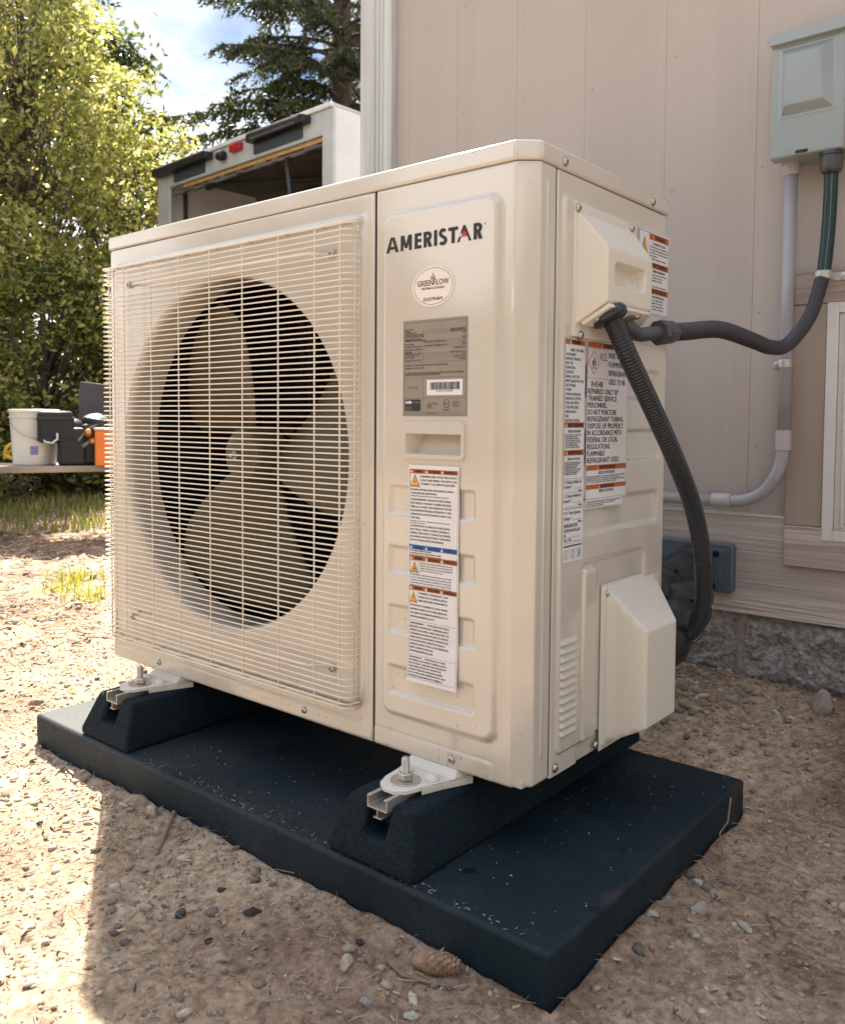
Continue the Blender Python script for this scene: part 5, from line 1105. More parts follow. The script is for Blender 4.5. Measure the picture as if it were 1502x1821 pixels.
def strap(cx, cy, cz, r, side, label, ywall):
    o = root('pipe_strap', (cx, cy, cz), label, 'pipe strap', 'galvanised straps on the conduits'); e = MB(); n = 14; w = 0.0085
    P = []
    for i in range(n+1):
        a = R(180+180*i/n) if True else 0; P.append((r*math.cos(a), r*math.sin(a)))
    for (a, b), (c_, d) in zip(P[:-1], P[1:]):
        k = (r+0.0016)/r; e.hexa([(a, b, -w), (c_, d, -w), (c_*k, d*k, -w), (a*k, b*k, -w), (a, b, w), (c_, d, w), (c_*k, d*k, w), (a*k, b*k, w)])
    for k in (-0.5, 0.5): e.tube([(r*1.06*math.cos(R(180+180*i/n)), r*1.06*math.sin(R(180+180*i/n)), k*w) for i in range(n+1)], 0.0011, 6)
    xs = sorted((side*(r-0.001), side*(r+0.024))); yw = ywall-cy
    e.box((xs[0], yw-0.0035, -w), (xs[1], yw-0.0015, w)); xl = sorted((side*(r-0.0002), side*(r+0.0016))); e.box((xl[0], -0.004, -w), (xl[1], yw-0.0015, w))
    e.lathe([(0.0085, 0.0), (0.0085, 0.0015), (0.0060, 0.0017)], (side*(r+0.014), yw-0.0035, 0), (0, -1, 0), 16)
    e.build('strap_band', GALV, o, bevel=0.0005, seg=1, ang=40)
    s_ = MB(); s_.lathe([(0.0052, 0), (0.0052, 0.004), (0.0035, 0.005)], (side*(r+0.014), yw-0.005, 0), (0, -1, 0), 6); s_.build('strap_screw', STEEL, o, ang=30)
strap(1.0222, 0.963, 0.764, 0.0137, -1, 'galvanised strap holding the rigid grey conduit to the siding', 1.0)
strap(1.101, 0.930, 0.938, 0.0140, 1, 'galvanised strap clamping the thin conduit just above the white hatch', 0.966)

# disconnect box
BO = (1.07, 0.95, 1.30)
bx = root('disconnect_box', BO, 'grey metal electrical disconnect box mounted high on the siding', 'electrical box')
e = MB(); e.box((1.004, 0.9035, 1.183), (1.136, 0.999, 1.402)); part(e, 'box_body', BOXM, bx, BO, bevel=0.002)
# door with pressed panel
du = np.linspace(0.9985, 1.1385, 150); dz = np.linspace(1.1795, 1.4045, 190); DU, DZ = np.meshgrid(du, dz, indexing='ij')
ox = (1.0175, 1.1205, 1.2600, 1.3960); inx = (1.0300, 1.0965, 1.2680, 1.3760)
def lin(a, b, x): return np.clip((x-a)/(b-a), 0, 1)
d1 = np.minimum(np.minimum(lin(ox[0], inx[0], DU), lin(ox[1], inx[1]-0.006+0.012*lin(1.39, 1.26, DZ), DU)), np.minimum(lin(ox[2], inx[2]+0.012, DZ), lin(ox[3], inx[3], DZ)))
d1 = smoothstep(0, 1, d1)*0.4+d1*0.6
hd_ = 0.0150*d1+0.0012*smoothstep(0, 0.002, 0.003-np.abs(rrect(DU, DZ, ox[0]-0.002, ox[1]+0.002, ox[2]-0.002, ox[3]+0.002, 0.002)+0.001))
edge = np.minimum(np.minimum(DU-0.9985, 1.1385-DU), DZ-1.1795); hd_ = hd_-0.003*(1-smoothstep(0, 0.003, edge))
Vd = np.stack([DU, 0.9000-hd_, DZ], -1).reshape(-1, 3)-np.array(BO); grid_mesh('box_door', Vd, 150, 190, BOXM, bx, ang=180)
e = MB()
for a, b in (((0.9985, 0.9025, 1.1795), (1.0005, 0.935, 1.404)), ((1.1365, 0.9025, 1.1795), (1.1385, 0.935, 1.404)), ((1.0005, 0.9025, 1.1795), (1.1365, 0.935, 1.1815))): e.box(a, b)
part(e, 'door_rim', BOXM, bx, BO, bevel=0.0006, seg=1)
e = MB(); e.prism([(0.886, 1.4045), (0.886, 1.4265), (0.90, 1.432), (0.999, 1.438), (0.999, 1.4045)], 0.9965, 1.1415, axis='x'); part(e, 'rain_hood', BOXM, bx, BO, bevel=0.0015)
e = MB(); e.box((1.050, 0.8960, 1.1835), (1.0725, 0.8995, 1.1885)); part(e, 'latch_slot', DARKST, bx, BO)
e = MB(); e.lathe([(0.010, 0), (0.009, 0.004)], (1.013, 0.955, 1.184), (0, 0, -1), 16); part(e, 'knockout', BOXM, bx, BO)

# slate plastic wall plate where the pipes enter
WO = (0.84, 0.95, 0.31)
wp = root('wall_sleeve_plate', WO, 'slate blue plastic plate screwed to the skirt board where the pipes enter the wall', 'wall plate')
e = MB(); e.prism([(a, b) for a, b in rr_pts(0.700, 0.925, 0.258, 0.368, 0.008)][::-1], 0.950, 0.974, axis='y'); part(e, 'plate_body', GREYBLUE, wp, WO, bevel=0.003, seg=3)
e = MB(); e.prism([(0.868, 0.262), (0.898, 0.262), (0.906, 0.356), (0.868, 0.356)], 0.9465, 0.9500, axis='y'); part(e, 'raised_face', GREYBLUE, wp, WO, bevel=0.001)
for x, z in ((0.889, 0.345), (0.882, 0.272)):
    e = MB(); e.lathe([(0.0080, 0), (0.0072, 0.0008), (0.0050, 0.0010)], (x, 0.9465, z), (0, -1, 0), 18); part(e, 'fixing_hole', TIEM, wp, WO)

# foam wrapped refrigerant pipes
def lump(path, r0, seed, name, par, O_):
    P = resample(catmull(path, 16), 0.006); ln = len(P); rr = [r0*(1+0.11*math.sin(i*0.2+seed)+0.08*math.sin(i*0.47+seed*2)) for i in range(ln)]
    e = MB(); e.tube(P, rr, 24); return part(e, name, INSUL, par, O_, ang=180)
IO = (0.95, 0.60, 0.25)
iw = root('insulated_pipes', IO, 'bundle of black foam wrapped refrigerant pipes between heat pump and wall', 'pipe bundle')
lump([(0.84, 0.955, 0.325), (0.845, 0.90, 0.322), (0.87, 0.80, 0.318), (0.90, 0.66, 0.315), (0.915, 0.55, 0.31), (0.90, 0.47, 0.30)], 0.036, 0.3, 'upper_wrap', iw, IO)
lump([(0.84, 0.955, 0.290), (0.86, 0.88, 0.288), (0.91, 0.75, 0.285), (0.955, 0.62, 0.290), (0.985, 0.52, 0.285), (0.990, 0.44, 0.268), (0.985, 0.40, 0.250)], 0.042, 1.7, 'lower_wrap', iw, IO)
lump([(0.80, 0.955, 0.300), (0.83, 0.85, 0.298), (0.875, 0.70, 0.298), (0.93, 0.58, 0.292), (0.955, 0.49, 0.268), (0.960, 0.43, 0.24)], 0.038, 4.0, 'middle_wrap', iw, IO)
def tie(c, ax, r, label):
    o = root('cable_tie', c, label, 'cable tie', 'black cable ties on the wrapped pipes'); e = MB(); a = Vector(ax).normalized(); e.lathe([(r, -0.0022), (r+0.0012, -0.0022), (r+0.0012, 0.0022), (r, 0.0022)], (0, 0, 0), a, 32, cap=False)
    d = (Vector((0.55, -0.35, 0.75))-a*Vector((0.55, -0.35, 0.75)).dot(a)).normalized(); p = d*(r+0.003); e.lathe([(0.0042, -0.004), (0.0042, 0.004)], p, a, 4)
    e.tube([p, p+Vector((0.006, 0.008, 0.004)), p+Vector((0.012, 0.018, 0.009))], 0.0012, 6); e.build('tie_band', TIEM, o, ang=40)
tie((0.985, 0.522, 0.2852), (0.12, -1, -0.16), 0.0455, 'black cable tie round the lower wrapped pipe next to the cover')
tie((0.905, 0.640, 0.316), (0.15, -1, -0.03), 0.0395, 'black cable tie round the upper wrapped pipe nearer the wall')

# ------------------------------------------------------------------ box truck
TO = (-3.44, 4.0, 0.0); tr = root('box_truck', TO, 'white box truck parked behind with open rear door and work lights', 'truck', rz=R(-3.6))
TW, TT, TL = 2.73, 3.185, 3.6
TWHT = mat('white_truck_paint', (0.74, 0.74, 0.73), 0.4, var=0.08, vscale=3)
TGRY = mat('pale_grey_frame', (0.55, 0.56, 0.56), 0.4, var=0.12, vscale=6)
TINT = mat('brown_grey_lining', (0.17, 0.14, 0.125), 0.8, var=0.25, vscale=4)
TDRK = mat('black_truck_plastic', (0.012, 0.014, 0.018), 0.4)
TSLT = mat('slate_panel', (0.045, 0.06, 0.075), 0.5)
TWOD = mat('yellow_timber', (0.62, 0.40, 0.17), 0.6, var=0.2, vscale=20)
def tp(mb, name, m, par=None, **k): return mb.build(name, m, par or tr, **k)
tp(MB().box((-0.03, 0, 0.75), (0, TL, TT-0.03)), 'side_wall', TWHT, bevel=0.004)
tp(MB().box((-TW, 0, 0.75), (-TW+0.03, TL, TT-0.03)), 'side_wall', TWHT, bevel=0.004)
tp(MB().box((-TW, TL-0.03, 0.75), (0, TL, TT-0.03)), 'front_wall', TWHT)
tp(MB().box((-TW, 0, 0.70), (0, TL, 0.75)), 'floor_deck', TINT)
tp(MB().box((-TW+0.0, -0.005, TT-0.03), (0.0, TL, TT)), 'roof', TGRY, bevel=0.01)
tp(MB().box((-TW+0.031, 0.05, TT-0.075), (-0.031, TL-0.04, TT-0.06)), 'ceiling', TINT)
rf = MB(); rf.box((-0.135, -0.03, 0.75), (0.004, 0.0, TT-0.002)); rf.box((-TW-0.004, -0.03, 0.75), (-TW+0.22, 0.0, TT-0.002)); rf.box((-TW+0.22, -0.03, TT-0.235), (-0.135, 0.0, TT-0.002)); tp(rf, 'rear_frame', TGRY, bevel=0.006)
gt = MB(); gt.box((-TW-0.008, -0.055, TT-0.04), (0.006, -0.032, TT-0.001)); tp(gt, 'drip_rail', TWHT, bevel=0.004)
rv = MB()
for i in range(12): rv.lathe([(0.008, 0), (0.005, 0.005)], (0.0, 0.35, TT-0.1-0.2*i), (1, 0, 0), 8)
tp(rv, 'rivets', TGRY)
for (xa, xb) in ((-1.08, -0.27), (-TW+0.03, -TW+1.02)):
    l_ = MB(); l_.box((xa, -0.12, TT-0.115), (xb, -0.036, TT-0.05)); lb = tp(l_, 'work_light', TDRK, bevel=0.008)
    q = MB(); q.box((xa+0.02, -0.125, TT-0.051), (xb-0.02, -0.06, TT-0.044)); q.build('light_trim', STEEL, lb)
    if xa > -2:
        q = MB()
        for i in range(22): q.box((xa+0.08+0.0285*i, -0.123, TT-0.110), (xa+0.094+0.0285*i, -0.1202, TT-0.085))
        q.build('lens_row', TINT, lb)
tp(MB().box((-1.06, -0.045, TT-0.205), (-0.38, -0.032, TT-0.118)), 'cover_panel', TSLT); tp(MB().box((-TW+0.33, -0.045, TT-0.205), (-TW+0.88, -0.032, TT-0.118)), 'cover_panel', TSLT)
tp(MB().box((-1.40, -0.075, TT-0.125), (-1.235, -0.032, TT-0.060)), 'marker_lamp', mat('red_lens', (0.45, 0.01, 0.02), 0.25), bevel=0.006)
q = MB(); q.lathe([(0.035, -0.05), (0.045, -0.02), (0.045, 0.03), (0.03, 0.05)], (-1.53, -0.07, TT-0.125), (1, 0, 0), 16); tp(q, 'camera_housing', TDRK)
q = MB(); q.box((-2.30, 0.002, TT-0.268), (-0.137, 0.030, TT-0.2355)); tp(q, 'timber_strip', TWOD)
q = MB(); n0 = 26
for i in range(n0):
    a = -2.48+i*(2.34/n0); q.box((a, 0.004, TT-0.30-0.02*random.random()), (a+2.34/n0, 0.032, TT-0.268-0.018*(random.random() > 0.4)))
tp(q, 'torn_lining', TINT)
for i in range(5): tp(MB().box((-TW+0.035, 0.5+0.65*i, TT-0.115), (-0.035, 0.55+0.65*i, TT-0.076)), 'roof_bow', TINT)
q = MB(); q.tube([(-TW+0.06, 0.25, 0.8), (-TW+0.06, 0.25, TT-0.18), (-TW+0.15, 0.3, TT-0.14), (-TW+1.5, 1.0, TT-0.16)], 0.022, 10); q.tube([(-TW+0.10, 1.6, 1.0), (-TW+0.10, 1.6, TT-0.15)], 0.03, 8); tp(q, 'inner_pipe', TSLT)
q = MB(); q.tube([(-0.78, 0.10, TT-0.26), (-0.79, 0.14, TT-0.45), (-0.75, 0.13, TT-0.65), (-0.79, 0.12, TT-0.90), (-0.78, 0.12, TT-1.2)], 0.022, 10); tp(q, 'hanging_cable', TSLT)
q = MB(); q.box((-TW+0.1, 1.2, 0.75), (-TW+0.5, 3.4, 2.6)); q.box((-0.5, 1.6, 0.75), (-0.08, 3.4, 2.3)); tp(q, 'inner_shelf', TINT)
# chassis, cab and wheels stand under and beyond the box
tp(MB().box((-TW+0.7, 0.1, 0.5), (-0.7, TL+1.5, 0.70)), 'chassis', TDRK)
cb_ = MB(); cb_.prism([(TL+0.1, 0.55), (TL+0.1, 2.15), (TL+1.0, 2.15), (TL+1.55, 1.45), (TL+2.2, 1.3), (TL+2.3, 0.55)], -TW+0.35, -0.35, axis='x'); tp(cb_, 'cab', TWHT, bevel=0.04)
for x in (-TW+0.28, -0.28):
    for y in (0.9, TL+1.4):
        w_ = MB(); w_.lathe([(0.22, -0.13), (0.38, -0.13), (0.42, -0.09), (0.42, 0.09), (0.38, 0.13), (0.22, 0.13)], (x, y, 0.40), (1, 0, 0), 28); wh = tp(w_, 'wheel', TDRK)
        w_ = MB(); w_.lathe([(0.05, -0.10), (0.21, -0.09), (0.21, 0.09), (0.05, 0.10)], (x, y, 0.40), (1, 0, 0), 20); w_.build('rim', TGRY, wh)

# ------------------------------------------------------------------ plank bench with things on it
ax = Vector((0.447, 0.894, 0)); nx = Vector((0.894, -0.447, 0)); BC = Vector((-2.86, 1.32, 0)); BZ = math.atan2(ax.y, ax.x)
WTH = mat('weathered_plank', (0.36, 0.31, 0.27), 0.8, var=0.3, vscale=8, bump=0.4, bscale=60, bdist=0.003, stretch=(1, 0.3, 1))
bn = root('plank_bench', BC, 'low weathered plank bench in the sun at the edge of the bushes', 'bench', rz=BZ)
for i in range(3): MB().box((-1.3+0.03*i, -0.20+0.136*i, 0.352), (1.5-0.04*i, -0.07+0.136*i, 0.385)).build('plank', WTH, bn, bevel=0.004)
for xx in (-1.05, 1.15):
    MB().box((xx-0.05, -0.18, 0.262), (xx+0.05, 0.18, 0.351)).build('cross_beam', WTH, bn, bevel=0.004)
    for yy in (-0.15, 0.15): MB().box((xx-0.045, yy-0.045, -0.06), (xx+0.045, yy+0.045, 0.261)).build('leg', WTH, bn)
def on(t, s, z=0.385): return BC+ax*t-nx*s*-1+Vector((0, 0, z))
BUCK = mat('white_bucket_plastic', (0.72, 0.70, 0.66), 0.35, var=0.08, vscale=12)
p_ = on(-0.085, -0.02); bk = root('bucket', p_, 'white plastic bucket with blue print standing on the plank bench', 'bucket')
bk.scale = (0.82, 0.82, 0.92)
q = MB(); q.lathe([(0.125, 0.0), (0.130, 0.005), (0.148, 0.300), (0.156, 0.302), (0.156, 0.315), (0.148, 0.320), (0.144, 0.318), (0.126, 0.02), (0.0, 0.02)], (0, 0, 0), (0, 0, 1), 40, cap=False); q.build('pail', BUCK, bk, ang=40)
q = MB(); q.lathe([(0.1475, 0.268), (0.154, 0.270), (0.154, 0.276), (0.1485, 0.278)], (0, 0, 0), (0, 0, 1), 40, cap=False); q.build('rim_ring', BUCK, bk)
q = MB()
for i in range(5):
    a0, a1 = R(-18-i*4), R(-22-i*4)
    q.add([(0.1300*math.cos(a0)+0.004, 0.1300*math.sin(a0), 0.06), (0.1300*math.cos(a1)+0.004, 0.1300*math.sin(a1), 0.06), (0.1365*math.cos(a1)+0.004, 0.1365*math.sin(a1), 0.11), (0.1365*math.cos(a0)+0.004, 0.1365*math.sin(a0), 0.11)], [(3, 2, 1, 0)])
q.build('blue_print', mat('blue_violet_print', (0.22, 0.22, 0.55), 0.5), bk)
q = MB(); q.tube([(0.148*math.cos(R(a)), 0.148*math.sin(R(a)), 0.25-0.10*math.sin(R(a+100)*1.0)) for a in range(-100, 80, 12)], 0.003, 6); q.build('bail', STEEL, bk)
NAVY = mat('black_navy_fabric', (0.008, 0.014, 0.022), 0.6, var=0.3, vscale=30, bump=0.5, bscale=60, bdist=0.004)
p_ = on(0.045, 0.11); tb = root('tool_bag', p_, 'black tool case with handle in front of the white bucket', 'tool bag', rz=BZ)
q = MB(); q.box((-0.115, -0.07, 0.12), (0.06, 0.07, 0.285)); q.box((-0.02, -0.075, 0.0), (0.12, 0.075, 0.20)); q.lathe([(0.01, -0.06), (0.05, -0.05), (0.075, 0), (0.05, 0.05), (0.01, 0.06)], (0.05, 0.02, 0.19), (0, 0, 1), 14); q.lathe([(0.01, -0.05), (0.04, -0.04), (0.06, 0), (0.04, 0.05), (0.01, 0.06)], (0.10, 0.04, 0.10), (0.3, 0.2, 1), 14); q.build('bag_body', NAVY, tb, bevel=0.03, seg=3)
q = MB(); q.box((-0.118, -0.074, 0.235), (0.064, 0.074, 0.255)); q.box((-0.119, -0.075, 0.13), (0.065, 0.075, 0.142)); q.build('straps', TDRK, tb, bevel=0.004)
q = MB(); q.tube([(-0.09, -0.06, 0.14), (-0.075, -0.085, 0.125), (-0.045, -0.09, 0.12), (-0.02, -0.085, 0.14), (-0.02, -0.075, 0.17)], 0.006, 8); q.build('handle', TGRY, tb)
p_ = on(0.225, 0.08); b2 = root('tool_bag', p_, 'dark open bag with hoses hanging over it beside the orange box', 'tool bag', rz=BZ)
q = MB(); q.add([(x*0.11*(1-0.12*k), y*0.09, z) for k, z in enumerate((0.0, 0.12, 0.22)) for x, y in ((-1, -1), (1, -1), (1, 1), (-1, 1))], [(0, 1, 5, 4), (1, 2, 6, 5), (2, 3, 7, 6), (3, 0, 4, 7), (4, 5, 9, 8), (5, 6, 10, 9), (6, 7, 11, 10), (7, 4, 8, 11), (3, 2, 1, 0), (8, 9, 10, 11)]); q.lathe([(0.01, -0.05), (0.06, -0.04), (0.09, 0), (0.06, 0.035), (0.01, 0.05)], (0, 0, 0.225), (0.2, 0, 1), 14); q.build('bag_body', NAVY, b2, bevel=0.03, seg=3)
q = MB(); q.tube(catmull([(-0.10, -0.10, 0.13), (-0.05, -0.09, 0.19), (0.05, -0.05, 0.23), (0.20, 0.0, 0.25)], 6), 0.009, 8); q.tube(catmull([(-0.08, -0.10, 0.10), (-0.02, -0.09, 0.14), (0.08, -0.05, 0.19), (0.22, 0.0, 0.21)], 6), 0.011, 8); q.build('hose', mat('grey_hose', (0.16, 0.16, 0.18), 0.35), b2, ang=180)
q = MB(); q.lathe([(0.018, 0), (0.022, 0.01), (0.012, 0.03)], (-0.05, -0.098, 0.17), (0, -1, 0.3), 10); q.lathe([(0.014, 0), (0.02, 0.01), (0.01, 0.03)], (-0.03, -0.10, 0.13), (0, -1, 0), 10); q.build('brass_fitting', mat('brass', (0.75, 0.36, 0.12), 0.35, metal=0.8), b2)
p_ = on(0.31, 0.14); ob = root('orange_box', p_, 'orange case with pale lid at the right end of the bench', 'case', rz=BZ)
MB().box((-0.105, -0.10, 0.0), (0.14, 0.10, 0.185)).build('case_body', mat('orange_plastic', (0.72, 0.20, 0.035), 0.5, var=0.1, vscale=15), ob, bevel=0.006)
MB().box((-0.109, -0.104, 0.186), (0.144, 0.104, 0.20)).build('lid', mat('cream_plastic', (0.66, 0.55, 0.42), 0.5), ob, bevel=0.004)
p_ = on(0.285, -0.16); gb = root('grey_board', p_, 'dark grey flat board standing upright behind the bags', 'board', rz=BZ)
MB().hexa([(-0.16, 0, 0), (0.22, 0, 0), (0.22, 0.02, 0), (-0.16, 0.02, 0), (-0.135, 0.03, 0.455), (0.20, 0.03, 0.42), (0.20, 0.05, 0.42), (-0.135, 0.05, 0.455)]).build('board_sheet', mat('dark_grey_board', (0.055, 0.05, 0.065), 0.6, var=0.2, vscale=10), gb, bevel=0.003)
p_ = on(-0.19, -0.05); yc = root('yellow_cord', p_, 'yellow cord bunched behind the bottom of the white bucket', 'cord', rz=BZ)
q = MB(); q.tube(catmull([(0.04, 0.0, 0.01), (0.0, -0.02, 0.03), (-0.03, 0.0, 0.05), (0.0, 0.02, 0.08), (0.01, 0.0, 0.11), (-0.03, -0.01, 0.09), (-0.04, 0.01, 0.03)], 6), 0.010, 8); q.build('cord_loops', mat('yellow_rope', (0.62, 0.40, 0.03), 0.6), yc, ang=180)

# ------------------------------------------------------------------ vegetation
def leaf_mat(name, trans=0.55, rough=0.38):
    m = mat(name, (0.1, 0.15, 0.03), rough, attr='col', trans=trans); m.node_tree.nodes['Principled BSDF'].inputs['Specular IOR Level'].default_value = 0.5; return m
LEAF = leaf_mat('deciduous_leaf', 0.6, 0.22); NEED = leaf_mat('conifer_needles', 0.25, 0.5); GRASSM = leaf_mat('grass_blade', 0.45, 0.5)
TRUNK = mat('grey_brown_bark', (0.13, 0.10, 0.08), 0.9, var=0.5, vscale=14, bump=1.0, bscale=25, bdist=0.03, stretch=(1, 1, 0.3))
def leaves(P, size, r, pal, flat=0.5):
    n = len(P); d = r.normal(size=(n, 3)); d[:, 2] = np.abs(d[:, 2])+flat; d /= np.linalg.norm(d, axis=1)[:, None]
    a = r.normal(size=(n, 3)); a -= d*(a*d).sum(1)[:, None]; a /= np.linalg.norm(a, axis=1)[:, None]; b = np.cross(d, a)
    s = size*r.uniform(0.6, 1.35, n)[:, None]
    V = np.stack([P-a*s, P-b*s*0.52-d*s*0.12, P+a*s, P+b*s*0.52-d*s*0.12], 1).reshape(-1, 3)
    F = np.arange(n*4).reshape(-1, 4); C = np.array(pal)[r.integers(0, len(pal), n)]*r.uniform(0.7, 1.3, (n, 1)); return V, F, np.repeat(C, 4, 0)
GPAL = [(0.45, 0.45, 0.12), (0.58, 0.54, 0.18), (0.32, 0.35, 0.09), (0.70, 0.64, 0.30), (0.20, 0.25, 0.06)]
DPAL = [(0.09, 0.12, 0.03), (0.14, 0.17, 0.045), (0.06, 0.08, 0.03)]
def broadleaf(loc, H, rad, n, seed, label, pal=GPAL, size=0.036, z0=0.12, group=None, lean=0.0, name='alder_tree', cat='tree'):
    r = np.random.default_rng(seed); t = root(name, loc, label, cat, group)
    tb_ = MB(); path = [(0.03*math.sin(k*1.3+seed)+lean*k/6, 0.03*math.cos(k*1.7+seed), H*0.92*k/6-0.1) for k in range(7)]; tb_.tube(path, [rad*0.045*(1-0.85*k/6)+0.008 for k in range(7)], 8)
    nc = 34+int(H*9); cl = []
    for i in range(nc):
        zz = z0+(1-z0)*r.random()**0.85; prof = math.sin(math.pi*min(1, (zz*0.86+0.10)))**0.7; rr_ = rad*prof*math.sqrt(r.uniform(0.12, 1.0)); a = r.uniform(0, 6.28)
        c_ = Vector((rr_*math.cos(a)+lean*zz, rr_*math.sin(a), zz*H)); cl.append(c_)
        k = max(1, min(5, int(zz*5))); b0_ = Vector(path[k])*0.9; mid = b0_.lerp(c_, 0.5)+Vector((0, 0, -0.05*rad)); tb_.tube([b0_, mid, c_], [0.016+0.006*rad, 0.010, 0.004], 5)
    tb_.build('trunk', TRUNK, t, ang=180)
    per = n//nc; Ps = []
    for c_ in cl:
        sg = rad*r.uniform(0.07, 0.17); q = r.normal(size=(per, 3))*np.array([sg, sg, sg*0.62]); q[:, 2] -= 0.25*np.abs(q[:, 0]); Ps.append(np.array(c_)+q)
    V, F, C = leaves(np.concatenate(Ps), size, r, pal); np_mesh('crown', V, F, LEAF, t, col=C); return t
# deciduous edge of the wood on the left
specs = [((-7.3, 2.4, 0), 6.1, 1.8, 18000, 'tall bright alder at the left edge of the photo'),
         ((-7.8, 3.55, 0), 6.6, 1.15, 15000, 'bright green alder right of the tall one'),
         ((-8.2, 4.95, 0), 4.9, 1.15, 12000, 'lower alder whose crown ends beside the truck'),
         ((-6.9, 1.0, 0), 6.0, 1.8, 12000, 'bright alder beyond the left edge behind the bench'),
         ((-6.6, 2.0, 0), 3.0, 1.25, 12000, 'leafy young alder standing in front of the tall alders')]
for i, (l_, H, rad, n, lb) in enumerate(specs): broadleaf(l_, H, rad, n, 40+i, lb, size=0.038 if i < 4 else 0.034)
shr = [((-5.2, 1.5, 0), 1.35, 0.85, 9000, 'dark leafy shrub behind the white bucket'), ((-5.5, 2.6, 0), 1.9, 0.95, 10000, 'taller shrub behind the grey board'), ((-5.4, 0.5, 0), 1.5, 0.9, 8000, 'shrub left of the bucket partly out of frame'), ((-4.9, 2.7, 0), 0.7, 0.6, 4500, 'low green shrub under the right end of the bench'), ((-5.6, 3.7, 0), 1.6, 0.9, 8000, 'leafy shrub hidden mostly behind the heat pump')]
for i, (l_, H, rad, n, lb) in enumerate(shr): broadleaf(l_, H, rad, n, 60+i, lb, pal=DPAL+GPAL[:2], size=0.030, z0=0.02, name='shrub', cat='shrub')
# dark bushes that close the view deeper in the wood
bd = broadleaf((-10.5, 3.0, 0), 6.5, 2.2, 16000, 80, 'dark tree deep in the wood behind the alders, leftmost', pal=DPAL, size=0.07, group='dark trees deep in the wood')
for i, (x, y, rz_, lb) in enumerate(((-11.2, 6.2, 1.1, 'dark tree deep in the wood behind the middle alders'), (-10.0, 0.2, 2.3, 'dark tree deep in the wood beyond the left edge'), (-12.6, 9.2, 0.5, 'dark tree deep in the wood behind the truck'))):
    dup_thing(bd, (x, y, 0), rz_, lb, scale=(1.0, 1.0, 0.8)[i])
# unseen wood behind the camera, added to cut low light from the horizon
r_ = np.random.default_rng(90); n_ = 9000; an = r_.uniform(R(-150), R(35), n_); rad_ = r_.uniform(9.5, 13.5, n_); hz_ = 5.2*r_.random(n_)**0.8*(0.75+0.25*np.sin(an*9)+0.12*np.sin(an*23))
Pw = np.stack([1.5+rad_*np.cos(an), rad_*np.sin(an), hz_], -1); V, F, C = leaves(Pw, 0.30, r_, DPAL+GPAL[:1]); tag(np_mesh('wood', V, F, LEAF, col=C), kind='stuff')
# conifers
def conifer(loc, H, seed, label, zmin, rmax, nb_, dens, group=None, trad=0.20, gaps=True):
    r = np.random.default_rng(seed); t = root('conifer_tree', loc, label, 'conifer', group); tb_ = MB()
    tb_.tube([(0.03*math.sin(k), 0.03*math.cos(k*1.4), H*k/8-0.2) for k in range(9)], [trad*(1-0.80*k/8) for k in range(9)], 12)
    PV, PD = [], []
    for i in range(nb_):
        z = zmin+(H*0.98-zmin)*((i+r.random())/nb_)**1.5; f = 1-(z-zmin)/(H-zmin); Lb = rmax*(0.25+0.75*f**0.7)*r.uniform(0.6, 1.1); a = r.uniform(0, 6.28); dx, dy = math.cos(a), math.sin(a); k = 9
        pth = [(dx*Lb*s, dy*Lb*s, z+Lb*(0.10*s-0.42*s*s+0.12*s**3)) for s in [j/k for j in range(k+1)]]; tb_.tube(pth, [0.035*(1-0.85*j/k)*min(1, Lb/2.0)+0.004 for j in range(k+1)], 5)
        for j in range(int(Lb*dens)):
            s = r.uniform(0.24, 1.0)**0.9; p0 = np.array([dx*Lb*s, dy*Lb*s, z+Lb*(0.10*s-0.42*s*s+0.12*s**3)]); sd_ = r.choice([-1, 1]); tl = (0.16+0.42*(1-s))*r.uniform(0.6, 1.2)*min(1, Lb/1.8)+0.08
            dr = np.array([dx*0.75-dy*sd_*0.8, dy*0.75+dx*sd_*0.8, -0.35-r.random()*0.35]); dr /= np.linalg.norm(dr); m_ = max(4, int(tl*42)); u = r.random(m_)
            PV.append(p0+np.outer(u*tl, dr)-np.outer(u*u*tl*0.25, [0, 0, 1])); PD.append(np.repeat(dr[None], m_, 0))
    tb_.build('trunk', TRUNK, t, ang=180)
    P = np.concatenate(PV); D = np.concatenate(PD); n = len(P); rd = r.normal(size=(n, 3)); dd = D*0.8+rd*0.55; dd /= np.linalg.norm(dd, axis=1)[:, None]; sde = np.cross(dd, r.normal(size=(n, 3))); sde /= np.linalg.norm(sde, axis=1)[:, None]
    Ln = r.uniform(0.05, 0.10, n)[:, None]; w = Ln*0.22
    V = np.stack([P-sde*w, P+sde*w, P+dd*Ln], 1).reshape(-1, 3); C = np.array([(0.05, 0.075, 0.03), (0.08, 0.10, 0.04), (0.15, 0.15, 0.06), (0.035, 0.05, 0.025)])[r.integers(0, 4, n)]*r.uniform(0.7, 1.3, (n, 1))
    np_mesh('crown', V, np.arange(n*3).reshape(-1, 3), NEED, t, col=np.repeat(C, 3, 0)); return t
cA = conifer((-8.36, 8.95, 0), 15, 5, 'large conifer with thick trunk rising behind the truck', 4.2, 3.1, 165, 40, trad=0.24)
conifer((-10.6, 4.6, 0), 14, 9, 'conifer whose drooping branch tips hang at the top left', 6.3, 2.6, 44, 24, trad=0.16)
dup_thing(cA, (-10.4, 12.2, 0), 4.0, 'distant conifer right of the large trunk, near the corner board', scale=0.75)

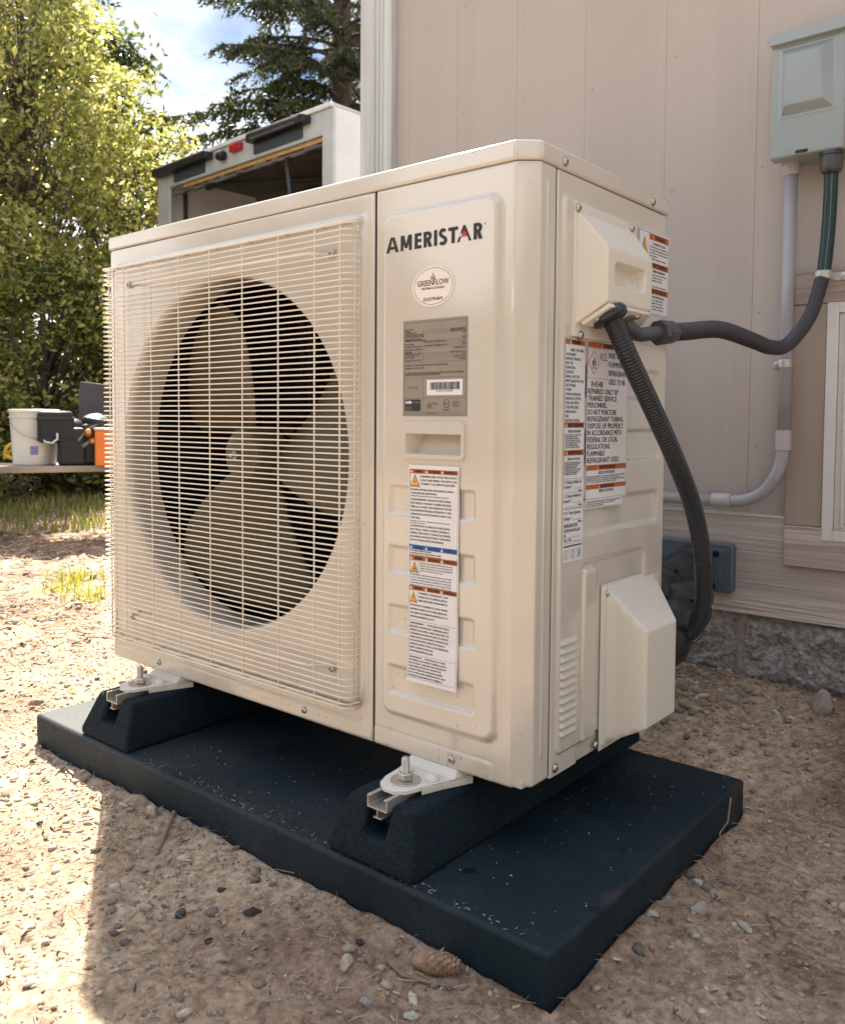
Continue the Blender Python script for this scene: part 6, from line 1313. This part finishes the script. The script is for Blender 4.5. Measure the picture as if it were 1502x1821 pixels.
# grass and weeds
def grass(name, P, hmin, hmax, seed, pal, w=0.004):
    r = np.random.default_rng(seed); n = len(P); h = r.uniform(hmin, hmax, n); a = r.uniform(0, 6.28, n); ln = r.uniform(0.1, 0.7, n)*h; z = gz(P[:, 0], P[:, 1]); dx, dy = np.cos(a), np.sin(a); px, py = -dy*w, dx*w
    q = lambda x, y, zz: np.stack([x, y, zz], -1)
    V = np.stack([q(P[:, 0]-px, P[:, 1]-py, z), q(P[:, 0]+px, P[:, 1]+py, z), q(P[:, 0]+dx*ln*0.35+px*0.7, P[:, 1]+dy*ln*0.35+py*0.7, z+h*0.6), q(P[:, 0]+dx*ln*0.35-px*0.7, P[:, 1]+dy*ln*0.35-py*0.7, z+h*0.6), q(P[:, 0]+dx*ln, P[:, 1]+dy*ln, z+h)], 1).reshape(-1, 3)
    base = np.arange(n)*5; F = np.concatenate([np.stack([base, base+1, base+2, base+3], -1), np.stack([base+3, base+2, base+4, base+4], -1)])
    F3 = np.concatenate([np.stack([base, base+1, base+2], -1), np.stack([base, base+2, base+3], -1), np.stack([base+3, base+2, base+4], -1)])
    C = np.array(pal)[r.integers(0, len(pal), n)]*r.uniform(0.7, 1.25, (n, 1)); return tag(np_mesh(name, V, F3, GRASSM, col=np.repeat(C, 5, 0)), kind='stuff')
GP = [(0.20, 0.24, 0.04), (0.32, 0.32, 0.07), (0.40, 0.33, 0.15), (0.34, 0.26, 0.13), (0.14, 0.19, 0.04)]
# strip of grass along the bushes, perpendicular distance from the camera about 5.6 to 7.5 m
t_ = rng.uniform(-2.5, 5.5, 26000); s_ = rng.uniform(0, 1, 26000)**0.8; fx = np.array([-0.894, 0.447]); sx = np.array([0.447, 0.894])
Pg = np.array([-3.55, 0.35])+np.outer(t_, sx)+np.outer(s_*2.6, fx); Pg = Pg[(Pg[:, 0] < -2.0) & (Pg[:, 1] < 6)]
Pg = Pg[fbm(Pg[:, 0], Pg[:, 1], [(1.6, 1.0), (5, 0.6)], 8) > -0.08]
grass('grass', Pg, 0.015, 0.11, 21, GP, 0.006)
def tuft(x, y, n, s, label, seed):
    r = np.random.default_rng(seed); P = np.stack([x+r.normal(0, s, n), y+r.normal(0, s, n)], -1); o = grass('grass_tuft', P, 0.02, 0.075, seed, [(0.40, 0.38, 0.05), (0.30, 0.33, 0.05)], 0.0022)
    del o['kind']; tag(o, label, 'grass tuft')
tuft(-1.60, 0.78, 120, 0.05, 'larger yellow green grass tuft in the sunlit dirt left of the heat pump', 1)
tuft(-1.22, 0.62, 90, 0.05, 'yellow green grass tuft touching the left edge of the heat pump', 2)
tuft(-1.95, 1.25, 90, 0.06, 'grass tuft farthest back on the sunlit dirt', 3)
tuft(-1.42, 0.62, 70, 0.04, 'thin pale grass tuft between the two brighter ones', 4)

used = set()
for o in scene.objects:
    if o.type == 'MESH' and not o.parent and 'label' not in o and 'kind' not in o: print('UNTAGGED', o.name)
print('TRIS', sum(len(o.data.polygons) for o in scene.objects if o.type == 'MESH'))
